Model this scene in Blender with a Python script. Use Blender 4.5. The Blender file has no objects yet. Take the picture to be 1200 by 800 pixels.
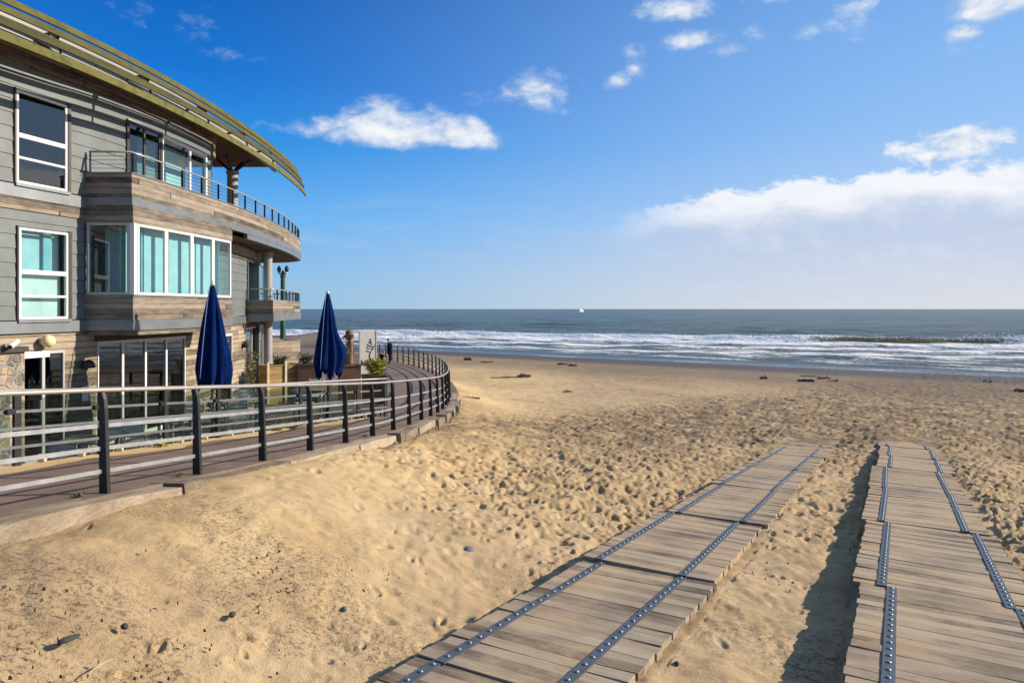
import bpy, math, random
import numpy as np
from mathutils import Vector, Matrix

# ------------------------------------------------------------------ camera, sky, sun, exposure
R = math.radians
C = bpy.context.scene.collection
SC = bpy.context.scene
E = 6.2                     # eye height above the sea; heights below are given relative to the eye
rng = np.random.default_rng(7)
random.seed(7)

cam_d = bpy.data.cameras.new('camera'); cam = bpy.data.objects.new('camera', cam_d); C.objects.link(cam)
cam.location = (0, 0, E); cam.rotation_euler = (R(90), 0, 0)
cam_d.lens = 24; cam_d.sensor_width = 36; cam_d.shift_y = -38/1200
cam_d.clip_start = 0.05; cam_d.clip_end = 120000
SC.camera = cam

SUN_AZ, SUN_EL = R(9), R(24.5)      # azimuth counted from +X towards +Y (out to sea)
sd = bpy.data.lights.new('sun', 'SUN'); sun = bpy.data.objects.new('sun', sd); C.objects.link(sun)
sd.energy = 5.0; sd.angle = R(0.53); sd.color = (1.0, 0.87, 0.70)
sdir = Vector((math.cos(SUN_EL)*math.cos(SUN_AZ), math.cos(SUN_EL)*math.sin(SUN_AZ), math.sin(SUN_EL)))
sun.rotation_euler = sdir.to_track_quat('Z', 'Y').to_euler()
sun.location = (40, 6, 30)

SC.view_settings.view_transform = 'Standard'; SC.view_settings.look = 'None'
SC.view_settings.exposure = 0.50; SC.view_settings.gamma = 1.0

W = bpy.data.worlds.new('World'); SC.world = W; W.use_nodes = True
class NT:
    """tiny node-expression helper"""
    def __init__(s, tree): s.t = tree; s.n = tree.nodes; s.l = tree.links
    def new(s, k, **kw):
        n = s.n.new(k)
        for a, b in kw.items(): setattr(n, a, b)
        return n
    def put(s, sock, v):
        if isinstance(v, bpy.types.NodeSocket): s.l.new(v, sock)
        else:
            try: sock.default_value = v
            except Exception: sock.default_value = tuple(v)+(1,)
    def m(s, op, a, b=None, c=None, clamp=False):
        n = s.new('ShaderNodeMath', operation=op, use_clamp=clamp)
        s.put(n.inputs[0], a)
        if b is not None: s.put(n.inputs[1], b)
        if c is not None: s.put(n.inputs[2], c)
        return n.outputs[0]
    def v(s, op, a, b=None):
        n = s.new('ShaderNodeVectorMath', operation=op)
        s.put(n.inputs[0], a)
        if b is not None:
            if op == 'SCALE': s.put(n.inputs[3], b)
            else: s.put(n.inputs[1], b)
        return n.outputs['Value'] if op in ('DOT_PRODUCT', 'LENGTH') else n.outputs[0]
    def comb(s, x, y, z):
        n = s.new('ShaderNodeCombineXYZ')
        for i, q in enumerate((x, y, z)): s.put(n.inputs[i], q)
        return n.outputs[0]
    def sep(s, a):
        n = s.new('ShaderNodeSeparateXYZ'); s.l.new(a, n.inputs[0]); return n.outputs
    def ss(s, x, a, b, lo=0.0, hi=1.0):
        n = s.new('ShaderNodeMapRange', interpolation_type='SMOOTHSTEP')
        for i, q in enumerate((x, a, b, lo, hi)): s.put(n.inputs[i], q)
        return n.outputs[0]
    def noise(s, vec, scale, detail=4, rough=0.55, dist=0.0):
        n = s.new('ShaderNodeTexNoise')
        s.put(n.inputs['Vector'], vec); s.put(n.inputs['Scale'], scale); s.put(n.inputs['Detail'], detail)
        s.put(n.inputs['Roughness'], rough); s.put(n.inputs['Distortion'], dist)
        return n.outputs['Fac']
    def mix(s, f, a, b, blend='MIX'):
        n = s.new('ShaderNodeMix', data_type='RGBA', blend_type=blend)
        s.put(n.inputs['Factor'], f); s.put(n.inputs[6], a); s.put(n.inputs[7], b)
        return n.outputs[2]
    def ramp(s, f, stops):
        n = s.new('ShaderNodeValToRGB'); s.put(n.inputs[0], f)
        e = n.color_ramp.elements
        while len(e) < len(stops): e.new(0.5)
        for q, (p, c) in zip(e, stops): q.position = p; q.color = tuple(c)+(1,)
        return n.outputs[0]

def aze(px, py):            # direction (azimuth, elevation) of a point of the sky
    return math.atan((px-600)/800), math.atan((362-py)/math.hypot(800, px-600))

def build_world():
    W.node_tree.nodes.clear(); t = NT(W.node_tree)
    out = t.new('ShaderNodeOutputWorld'); bg = t.new('ShaderNodeBackground')
    sky = t.new('ShaderNodeTexSky', sky_type='NISHITA'); sky.sun_disc = False
    sky.sun_elevation = SUN_EL; sky.sun_rotation = R(90)-SUN_AZ
    sky.altitude = 0; sky.air_density = 1.0; sky.dust_density = 0.6; sky.ozone_density = 2.2
    gen = t.new('ShaderNodeTexCoord').outputs['Generated']
    x, y, z = t.sep(gen)
    az = t.m('ARCTAN2', x, y); el = t.m('ARCSINE', z)
    # clear autumn air within view: deep blue away from the sun, pale and milky towards it
    def lin(c): return tuple((((q/255+.055)/1.055)**2.4)/(0.1*1.414) for q in c)
    h = t.m('MAXIMUM', t.m('DIVIDE', el, 1.2, clamp=True), 0.0)
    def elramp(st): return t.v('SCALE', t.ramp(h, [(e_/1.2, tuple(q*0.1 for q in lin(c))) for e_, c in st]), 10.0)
    blue = elramp([(0, (150, 193, 224)), (.045, (138, 190, 234)), (.13, (98, 178, 243)), (.22, (34, 146, 232)), (.31, (2, 116, 212)), (.42, (0, 98, 188)), (.62, (60, 112, 176)), (1.2, (128, 152, 182))])  # unseen zenith stops are paled on purpose, so shadows fill less blue
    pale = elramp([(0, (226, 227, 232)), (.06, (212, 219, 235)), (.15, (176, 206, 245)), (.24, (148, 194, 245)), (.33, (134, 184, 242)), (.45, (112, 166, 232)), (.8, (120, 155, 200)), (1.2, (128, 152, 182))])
    hl = t.v('NORMALIZE', t.comb(x, y, 0.0))
    tow = t.ss(t.v('DOT_PRODUCT', hl, (math.cos(SUN_AZ), math.sin(SUN_AZ), 0)), -.32, .80)
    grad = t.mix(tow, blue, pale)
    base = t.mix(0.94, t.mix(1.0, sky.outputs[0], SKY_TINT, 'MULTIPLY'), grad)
    # clouds, by direction
    uv = t.comb(t.m('MULTIPLY', az, 1.0), t.m('MULTIPLY', el, 1.7), 0.0)
    n1 = t.noise(uv, 12.0, 10, 0.58, 0.3)
    n2 = t.noise(t.v('ADD', uv, (3.1, 1.7, 0.4)), 38.0, 8, 0.62, 0.3)
    nn = t.m('ADD', t.m('MULTIPLY', t.m('SUBTRACT', n1, 0.5), 2.3), t.m('MULTIPLY', t.m('SUBTRACT', n2, 0.5), 1.1))
    uo = t.v('ADD', uv, (0.010, 0.016, 0.0))        # a step towards the sun
    m1 = t.noise(uo, 12.0, 6, 0.58, 0.3); m2 = t.noise(t.v('ADD', uo, (3.1, 1.7, 0.4)), 38.0, 5, 0.62, 0.3)
    mm = t.m('ADD', t.m('MULTIPLY', t.m('SUBTRACT', m1, 0.5), 2.3), t.m('MULTIPLY', t.m('SUBTRACT', m2, 0.5), 1.1))
    lit = t.m('SUBTRACT', nn, mm)
    streak = t.noise(t.comb(t.m('MULTIPLY', az, 4.0), t.m('MULTIPLY', el, 26.0), 0.0), 1.0, 6, 0.55, 0.4)
    # cumulus: (cx, cy, half width, half height up, half height down, strength)
    cl = [(462, 158, 112, 46, 22, 1.15), (545, 162, 62, 36, 20, 1.1), (450, 140, 40, 34, 30, 1.0), (380, 150, 86, 20, 18, .60), (628, 106, 54, 32, 34, .66), (722, 96, 32, 18, 15, .72),
          (806, 48, 44, 18, 17, .72), (790, 12, 60, 26, 18, .9), (690, 100, 60, 14, 10, .42), (745, 84, 20, 22, 20, .5), (850, 60, 40, 12, 10, .40), (885, 42, 22, 14, 14, .42), (905, -4, 70, 18, 14, .60), (1003, 8, 40, 26, 20, .72),
          (1150, 6, 60, 40, 26, .95), (1128, 38, 26, 18, 16, .62), (1200, 0, 50, 30, 20, .9), (220, 28, 70, 30, 26, .34), (270, 60, 46, 14, 14, .28), (515, 240, 12, 9, 9, .22),
          (640, 288, 120, 14, 10, .28), (1180, 276, 22, 7, 6, .4), (740, 60, 26, 26, 30, .40), (960, 34, 110, 22, 18, .40), (1090, 70, 70, 14, 12, .36), (590, 118, 60, 20, 16, .36), (820, 262, 120, 9, 7, .34)]
    dens = None; up = None
    for cx, cy, wx, hu, hd, st in cl:
        a0, e0 = aze(cx, cy); a1, _ = aze(cx+wx, cy); _, e1 = aze(cx, cy-hu); _, e2 = aze(cx, cy+hd)
        dx = t.m('DIVIDE', t.m('SUBTRACT', az, a0), a1-a0)
        dy = t.m('SUBTRACT', el, e0)
        dy = t.m('MAXIMUM', t.m('DIVIDE', dy, e1-e0), t.m('DIVIDE', dy, e2-e0))
        d2 = t.m('ADD', t.m('MULTIPLY', dx, dx), t.m('MULTIPLY', dy, dy))
        d = t.m('MULTIPLY', t.m('SUBTRACT', 1.0, t.m('POWER', d2, 0.6)), st)
        dens = d if dens is None else t.m('MAXIMUM', dens, d)
    a = t.m('ADD', dens, t.m('MULTIPLY', nn, 0.66))
    alpha = t.m('MULTIPLY', t.ss(a, 0.12, 0.78), t.ss(dens, 0.0, 0.9, 0.74, 0.98))
    body = t.m('ADD', t.ss(a, 0.15, 1.15, 0.15, 0.72), t.m('MULTIPLY', lit, 0.85), clamp=True)
    ccol = t.mix(body, lin((176, 200, 232)), lin((250, 250, 252)))
    col = t.mix(alpha, base, ccol)
    # the long bank on the right: bright top edge, thin grey veil below it
    pts = [(640, 300), (700, 266), (760, 240), (850, 222), (950, 205), (1060, 190), (1200, 180), (1500, 150)]
    fc = t.new('ShaderNodeFloatCurve')
    a_min, a_max = aze(640, 300)[0]-0.02, aze(1500, 150)[0]
    cv = fc.mapping.curves[0]
    pv = [((aze(px, py)[0]-a_min)/(a_max-a_min), aze(px, py)[1]/0.35) for px, py in pts]
    cv.points[0].location = (0, 0.0); cv.points[1].location = pv[-1]
    for p in pv[:-1]: cv.points.new(*p)
    fc.mapping.update()
    t.put(fc.inputs['Value'], t.m('DIVIDE', t.m('SUBTRACT', az, a_min), a_max-a_min, clamp=True))
    top = t.m('MULTIPLY', fc.outputs[0], 0.35)
    side = t.ss(az, aze(690, 250)[0], aze(860, 230)[0])
    rag = t.m('ADD', t.m('MULTIPLY', t.m('SUBTRACT', n1, 0.5), 0.06), t.m('MULTIPLY', t.m('SUBTRACT', n2, 0.5), 0.045))
    below = t.m('ADD', t.m('SUBTRACT', top, el), rag)           # depth under the top edge
    edge = t.ss(below, 0.0, 0.014)
    lump = t.m('MULTIPLY', t.m('SUBTRACT', streak, 0.47), 1.1)
    veil = t.ss(el, 0.0, 0.13, 0.30, 0.86)
    band = t.m('MULTIPLY', t.m('MULTIPLY', edge, veil), side)
    wide = t.ss(az, aze(800, 200)[0], aze(1150, 200)[0], 0.0, 0.016)
    bright = t.m('ADD', t.m('ADD', t.ss(t.m('SUBTRACT', below, wide), 0.018, 0.062, 1.0, 0.0), lump), t.m('MULTIPLY', lit, 0.45), clamp=True)
    wcol = t.mix(bright, lin((196, 206, 228)), lin((253, 253, 254)))
    col = t.mix(t.m('MULTIPLY', band, t.ss(bright, 0.0, 0.8, 0.78, 1.0)), col, wcol)
    # second, ragged layer above the bank at far right
    ax, ex = aze(1110, 172)
    dx = t.m('DIVIDE', t.m('SUBTRACT', az, ax), aze(1240, 172)[0]-ax); dy = t.m('DIVIDE', t.m('SUBTRACT', el, t.m('ADD', ex, t.m('MULTIPLY', t.m('SUBTRACT', az, ax), 0.05))), 0.026)
    d = t.m('SUBTRACT', 0.85, t.m('ADD', t.m('MULTIPLY', dx, dx), t.m('MULTIPLY', dy, dy)))
    a2 = t.ss(t.m('ADD', d, t.m('MULTIPLY', nn, 1.25)), 0.2, 0.85)
    col = t.mix(t.m('MULTIPLY', a2, 0.92), col, t.mix(t.m('ADD', 0.6, t.m('MULTIPLY', lit, 0.9), clamp=True), lin((205, 214, 232)), lin((254, 254, 254))))
    # soft low cirrus streaks near the horizon
    st = t.m('MULTIPLY', t.ss(streak, 0.50, 0.75), t.m('MULTIPLY', t.ss(el, 0.01, 0.06), t.ss(el, 0.10, 0.20, 1.0, 0.0)))
    col = t.mix(t.m('MULTIPLY', st, 0.5), col, lin((190, 205, 230)))
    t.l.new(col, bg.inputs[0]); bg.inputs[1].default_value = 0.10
    t.l.new(bg.outputs[0], out.inputs[0])
SKY_SAT, SKY_HUE = 1.30, 0.5
SKY_TINT = (0.80, 0.98, 1.10)
build_world()

# ------------------------------------------------------------------ materials
MATS = {}
def mat(name):
    m = bpy.data.materials.new(name); m.use_nodes = True
    t = NT(m.node_tree); b = m.node_tree.nodes['Principled BSDF']
    MATS[name] = m
    return m, t, b
def bump(t, b, h, strength=0.3, dist=0.01):
    n = t.new('ShaderNodeBump'); t.put(n.inputs['Strength'], strength); t.put(n.inputs['Distance'], dist)
    t.l.new(h, n.inputs['Height']); t.l.new(n.outputs[0], b.inputs['Normal']); return n
def simple(name, col, rough=0.6, metal=0.0, var=0.15, scale=6.0, bmp=0.0):
    m, t, b = mat(name)
    p = t.new('ShaderNodeTexCoord').outputs['Object']
    n = t.noise(p, scale, 6, 0.65)
    lo = tuple(c*(1-var) for c in col); hi = tuple(min(1, c*(1+var)) for c in col)
    t.l.new(t.ramp(n, [(0.3, lo), (0.7, hi)]), b.inputs['Base Color'])
    b.inputs['Roughness'].default_value = rough; b.inputs['Metallic'].default_value = metal
    if bmp: bump(t, b, t.noise(p, scale*6, 4), bmp)
    return m
def wood(name, dark, light, board=0.0, uvmap=True, rough=0.85, blotch=0.35, green=None, length=2.4, axis='x'):
    """weathered boards; u runs along the board, v across (metres)"""
    m, t, b = mat(name)
    co = t.new('ShaderNodeTexCoord').outputs['UV' if uvmap else 'Object']
    x, y, z = t.sep(co)
    if axis == 'y': x, y = y, x
    if axis == 'z': x, z = z, x
    if board:
        q = t.m('DIVIDE', y, board); fl = t.m('FLOOR', q); fr = t.m('FRACT', q)
        off = t.new('ShaderNodeTexWhiteNoise', noise_dimensions='1D'); t.put(off.inputs['W'], fl)
        xl = t.m('ADD', t.m('DIVIDE', x, length), t.m('MULTIPLY', off.outputs['Value'], 7.3)); xf = t.m('FRACT', xl)
        wn = t.new('ShaderNodeTexWhiteNoise', noise_dimensions='2D'); t.l.new(t.comb(fl, t.m('FLOOR', xl), 0), wn.inputs['Vector'])
        rnd = wn.outputs['Value']
        gap = t.m('MAXIMUM', t.ss(t.m('ABSOLUTE', t.m('SUBTRACT', fr, 0.5)), 0.455, 0.485), t.ss(t.m('ABSOLUTE', t.m('SUBTRACT', xf, 0.5)), 0.4965, 0.4985))
    else:
        oi = t.new('ShaderNodeObjectInfo'); rnd = oi.outputs['Random']; gap = None
    g = t.comb(t.m('ADD', t.m('MULTIPLY', x, 1.4), t.m('MULTIPLY', rnd, 31.0)), t.m('MULTIPLY', y, 26.0), t.m('MULTIPLY', z, 26.0))
    gr = t.noise(g, 2.2, 8, 0.68, 0.6)
    bl = t.noise(t.comb(x, t.m('MULTIPLY', y, 3.0), t.m('ADD', z, t.m('MULTIPLY', rnd, 5.0))), 1.7, 5, 0.6)
    f = t.m('ADD', t.m('MULTIPLY', gr, 0.62), t.m('ADD', t.m('MULTIPLY', bl, blotch), t.m('MULTIPLY', t.m('SUBTRACT', rnd, 0.5), 0.30)))
    col = t.ramp(f, [(0.30+.5*(blotch-.35), dark), (0.64+.5*(blotch-.35), light)])
    if green: col = t.mix(t.ss(t.noise(co, 3.0, 6, 0.7), 0.48, 0.62, 0.0, 0.75), col, green)
    if gap is not None: col = t.mix(gap, col, tuple(c*0.18 for c in dark))
    t.l.new(col, b.inputs['Base Color']); b.inputs['Roughness'].default_value = rough
    h = gr if gap is None else t.m('SUBTRACT', gr, t.m('MULTIPLY', gap, 2.0))
    bump(t, b, h, 0.45, 0.006)
    return m
def glass(name, tint, refl_rough=0.02, wav=0.0, ior=1.9):
    m = bpy.data.materials.new(name); m.use_nodes = True; MATS[name] = m
    t = NT(m.node_tree); t.n.clear()
    o = t.new('ShaderNodeOutputMaterial'); tr = t.new('ShaderNodeBsdfTransparent'); gl = t.new('ShaderNodeBsdfGlossy')
    tr.inputs[0].default_value = tuple(tint)+(1,); gl.inputs['Roughness'].default_value = refl_rough
    fr = t.new('ShaderNodeFresnel'); fr.inputs[0].default_value = ior
    bf = t.new('ShaderNodeNewGeometry').outputs['Backfacing']
    mx = t.new('ShaderNodeMixShader'); t.l.new(t.m('MULTIPLY', fr.outputs[0], t.m('SUBTRACT', 1.0, bf)), mx.inputs[0]); t.l.new(tr.outputs[0], mx.inputs[1]); t.l.new(gl.outputs[0], mx.inputs[2])
    if wav:
        bp = t.new('ShaderNodeBump'); bp.inputs['Strength'].default_value = wav; bp.inputs['Distance'].default_value = 0.02
        t.l.new(t.noise(t.new('ShaderNodeTexCoord').outputs['Object'], 1.1, 2), bp.inputs['Height']); t.l.new(bp.outputs[0], gl.inputs['Normal'])
    t.l.new(mx.outputs[0], o.inputs[0])
    return m

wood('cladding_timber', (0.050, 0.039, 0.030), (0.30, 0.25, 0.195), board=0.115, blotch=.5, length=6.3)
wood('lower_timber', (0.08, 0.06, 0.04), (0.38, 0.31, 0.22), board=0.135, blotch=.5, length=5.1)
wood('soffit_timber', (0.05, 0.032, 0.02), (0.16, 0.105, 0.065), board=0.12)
wood('edge_timber', (0.10, 0.072, 0.048), (0.36, 0.285, 0.20), uvmap=False, blotch=0.6, axis='y')
wood('stained_timber', (0.055, 0.040, 0.028), (0.24, 0.175, 0.115), uvmap=False, blotch=.7, axis='z')
wood('brown_timber', (0.06, 0.03, 0.018), (0.19, 0.10, 0.06), uvmap=False)
wood('pine_timber', (0.20, 0.125, 0.04), (0.42, 0.28, 0.10), board=0.14, uvmap=True)
wood('grey_slat_timber', (0.13, 0.10, 0.07), (0.40, 0.33, 0.24), board=0.19)
wood('driftwood', (0.05, 0.035, 0.025), (0.16, 0.12, 0.08), uvmap=False)
wood('moss_slat', (0.022, 0.020, 0.006), (0.125, 0.116, 0.022), green=(0.055, 0.058, 0.010), length=30, uvmap=True)
simple('grey_board', (0.128, 0.146, 0.150), 0.6, 0, 0.20, 1.6)
simple('zinc', (0.20, 0.215, 0.23), 0.45, 0.55, 0.18, 2.0)
simple('white_frame', (0.66, 0.66, 0.64), 0.35, 0, 0.04)
simple('grey_frame', (0.42, 0.42, 0.40), 0.4, 0, 0.08)
simple('dark_frame', (0.045, 0.035, 0.03), 0.5, 0, 0.2)
simple('roof_panel', (0.27, 0.265, 0.25), 0.5, 0, 0.08, 2.0)
simple('dark_steel', (0.022, 0.023, 0.026), 0.45, 0.3, 0.3, 9.0, 0.1)
simple('galvanised', (0.38, 0.40, 0.42), 0.42, 0.6, 0.22, 7.0)
simple('barrier_bar', (0.15, 0.16, 0.17), 0.5, 0.4, 0.2)
simple('handrail', (0.44, 0.41, 0.37), 0.38, 0.5, 0.15, 5.0)
simple('column_paint', (0.30, 0.29, 0.28), 0.6, 0, 0.15)
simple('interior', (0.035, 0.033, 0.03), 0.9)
simple('curtain', (0.36, 0.56, 0.59), 0.9, 0, 0.12, 3.0)
simple('curtain_dark', (0.20, 0.46, 0.50), 0.9, 0, 0.2, 3.0)
simple('blind', (0.62, 0.68, 0.64), 0.9, 0, 0.05, 3.0)
simple('canopy_fabric', (0.0012, 0.014, 0.080), 0.9, 0, 0.25, 5.0, 0.15).node_tree.nodes['Principled BSDF'].inputs['Specular IOR Level'].default_value = 0.06
simple('pole_metal', (0.62, 0.62, 0.60), 0.35, 0.6, 0.1)
simple('green_paint', (0.010, 0.085, 0.030), 0.42, 0, 0.2, 6.0)
simple('black_paint', (0.015, 0.015, 0.015), 0.4, 0, 0.2)
simple('globe_glass', (0.80, 0.62, 0.34), 0.35, 0, 0.05)
simple('white_paint', (0.78, 0.76, 0.72), 0.5, 0, 0.06)
simple('cream_block', (0.52, 0.44, 0.30), 0.8, 0, 0.2)
simple('sign_board', (0.50, 0.49, 0.45), 0.7, 0, 0.08, 4.0)
simple('ink', (0.05, 0.05, 0.07), 0.7)
simple('skin', (0.48, 0.29, 0.20), 0.6, 0, 0.1)
simple('dark_cloth', (0.008, 0.008, 0.010), 0.95, 0, 0.3).node_tree.nodes['Principled BSDF'].inputs['Specular IOR Level'].default_value = 0.08
simple('teal_cloth', (0.03, 0.16, 0.20), 0.9, 0, 0.2)
simple('hair', (0.05, 0.03, 0.02), 0.8)
simple('terracotta', (0.30, 0.12, 0.06), 0.8)
simple('strip_metal', (0.085, 0.098, 0.115), 0.55, 0.2, 0.22, 12.0)
simple('bolt_metal', (0.26, 0.29, 0.33), 0.35, 0.7, 0.15, 30.0)
simple('grey_stone', (0.16, 0.165, 0.18), 0.85, 0, 0.35, 9.0, 0.3)
simple('dark_stone', (0.05, 0.047, 0.045), 0.85, 0, 0.4, 9.0, 0.3)
simple('straw', (0.42, 0.33, 0.18), 0.9)
simple('carved_wood', (0.20, 0.105, 0.05), 0.8, 0, 0.75, 14.0, 0.5)
for nm, c in (('leaf_dark', (0.045, 0.06, 0.02)), ('leaf_lime', (0.26, 0.25, 0.02)), ('leaf_olive', (0.12, 0.11, 0.03))):
    m = simple(nm, c, 0.55, 0, 0.45, 4.0)
simple('spray_white', (0.8, 0.82, 0.84), 0.9)
simple('boat_white', (0.8, 0.8, 0.8), 0.4)
glass('window_glass', (0.86, 0.95, 0.96), 0.01, 0.03)
glass('dark_glass', (0.55, 0.6, 0.62), 0.01, 0.04, 2.3)
glass('barrier_glass', (0.66, 0.74, 0.70), 0.02, 0.0, 1.45)

def rubble():
    m, t, b = mat('rubble_stone')
    co = t.new('ShaderNodeTexCoord').outputs['Object']
    vn = t.new('ShaderNodeTexVoronoi', feature='F1'); t.l.new(t.v('ADD', co, t.v('SCALE', t.new('ShaderNodeTexNoise').outputs['Color'], 0.12)), vn.inputs['Vector']); vn.inputs['Scale'].default_value = 5.5
    ve = t.new('ShaderNodeTexVoronoi', feature='DISTANCE_TO_EDGE'); t.l.new(co, ve.inputs['Vector']); ve.inputs['Scale'].default_value = 5.5
    f = t.sep(vn.outputs['Color'])[0]
    col = t.ramp(f, [(0.1, (0.14, 0.13, 0.12)), (0.5, (0.30, 0.26, 0.21)), (0.9, (0.42, 0.30, 0.18))])
    col = t.mix(t.ss(ve.outputs['Distance'], 0.0, 0.06, 1.0, 0.0), col, (0.33, 0.30, 0.26))
    t.l.new(col, b.inputs['Base Color']); b.inputs['Roughness'].default_value = 0.9
    bump(t, b, t.m('ADD', t.ss(ve.outputs['Distance'], 0.0, 0.15), t.m('MULTIPLY', t.noise(co, 20), 0.5)), 0.8, 0.03)
rubble()
def asphalt():
    m, t, b = mat('promenade_surface')
    co = t.new('ShaderNodeTexCoord').outputs['Object']
    n = t.noise(co, 0.9, 6, 0.6); f = t.noise(co, 60, 3, 0.7)
    col = t.ramp(t.m('ADD', t.m('MULTIPLY', n, 0.7), t.m('MULTIPLY', f, 0.3)), [(0.3, (0.12, 0.078, 0.055)), (0.7, (0.24, 0.16, 0.115))])
    sandy = t.ss(t.noise(co, 1.6, 8, 0.7), 0.56, 0.70)
    col = t.mix(t.m('MULTIPLY', sandy, 0.55), col, (0.36, 0.26, 0.16))
    t.l.new(col, b.inputs['Base Color']); b.inputs['Roughness'].default_value = 0.8
    bump(t, b, f, 0.35, 0.005)
asphalt()
simple('terrace_paving', (0.16, 0.13, 0.11), 0.8, 0, 0.3, 2.0, 0.2)

# the beach: s = metres out to sea from the water's edge
P0 = np.array((-8.7, 99.0)); SN = np.array((0.571, 0.821)); ST = np.array((0.821, -0.571))
def sand_material():
    m, t, b = mat('sand')
    co = t.new('ShaderNodeTexCoord').outputs['Object']
    x, y, z = t.sep(co)
    s = t.v('DOT_PRODUCT', t.v('SUBTRACT', co, (P0[0], P0[1], 0)), (SN[0], SN[1], 0))
    big = t.noise(co, 0.16, 5, 0.55); mid = t.noise(co, 1.3, 6, 0.6); fine = t.noise(co, 42, 4, 0.7); grain = t.noise(co, 320, 2, 0.6)
    f = t.m('ADD', t.m('MULTIPLY', big, 0.45), t.m('ADD', t.m('MULTIPLY', mid, 0.35), t.m('MULTIPLY', fine, 0.2)))
    col = t.ramp(f, [(0.36, (0.44, 0.30, 0.15)), (0.50, (0.57, 0.405, 0.205)), (0.64, (0.65, 0.485, 0.27))])
    # greyer trodden sand towards the middle of the beach, with bits of dark litter in it
    gx = t.m('SUBTRACT', x, t.m('MULTIPLY', y, 0.12)); 
    grey = t.m('MAXIMUM', t.ss(t.m('ADD', y, t.m('MULTIPLY', t.m('SUBTRACT', mid, 0.5), 3.0)), 7.4, 4.6), t.ss(t.m('ADD', gx, t.m('MULTIPLY', t.m('SUBTRACT', big, 0.5), 8.0)), -3.8, 0.5))
    col = t.mix(t.m('MULTIPLY', grey, 0.55), col, t.ramp(f, [(0.36, (0.275, 0.195, 0.120)), (0.64, (0.44, 0.322, 0.205))]))
    rz_ = t.m('MULTIPLY', t.ss(t.m('SUBTRACT', x, t.m('SUBTRACT', y, 27.0)), -3.0, 6.0), t.m('MULTIPLY', t.ss(y, 12.0, 24.0), t.ss(t.noise(co, 1.1, 7, 0.75), 0.34, 0.60)))
    col = t.mix(t.m('MULTIPLY', rz_, 0.92), col, (0.165, 0.118, 0.075))
    # scattered dark specks, thickest in the near left
    patch = t.m('MULTIPLY', t.ss(t.noise(co, 0.55, 5, 0.6), 0.42, 0.60), t.ss(y, 10.5, 6.0))
    speck = t.m('MULTIPLY', t.ss(t.noise(co, 24, 7, 0.82), 0.48, 0.60), patch)
    col = t.mix(t.m('MULTIPLY', speck, 0.85), col, (0.10, 0.075, 0.055))
    # shingle and weed lines down the beach, wet sand at the water
    sl = t.m('ADD', s, t.m('MULTIPLY', t.m('SUBTRACT', t.noise(t.v('MULTIPLY', co, (0.05, 0.05, 0)), 1.0, 4), 0.5), 14.0))
    sh = t.noise(t.v('MULTIPLY', co, (0.9, 1.6, 1)), 1.6, 6, 0.75)
    band = t.m('MULTIPLY', t.ss(sl, -36, -19), t.ss(sh, 0.30, 0.56, 0.45, 1.0))
    col = t.mix(t.m('MULTIPLY', band, 0.85), col, (0.17, 0.125, 0.09))
    wet = t.ss(t.m('ADD', s, t.m('MULTIPLY', t.m('SUBTRACT', sh, 0.5), 6.0)), -13.0, -7.0)
    col = t.mix(t.m('MULTIPLY', wet, 0.92), col, (0.085, 0.070, 0.062))
    t.l.new(col, b.inputs['Base Color'])
    t.l.new(t.m('SUBTRACT', 0.95, t.m('MULTIPLY', wet, 0.28)), b.inputs['Roughness'])
    b.inputs['Specular IOR Level'].default_value = 0.25
    h = t.m('ADD', t.m('MULTIPLY', fine, 1.0), t.m('MULTIPLY', grain, 0.35))
    bump(t, b, t.m('MULTIPLY', h, t.m('SUBTRACT', 1.0, wet)), 0.7, 0.028)
sand_material()
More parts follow.
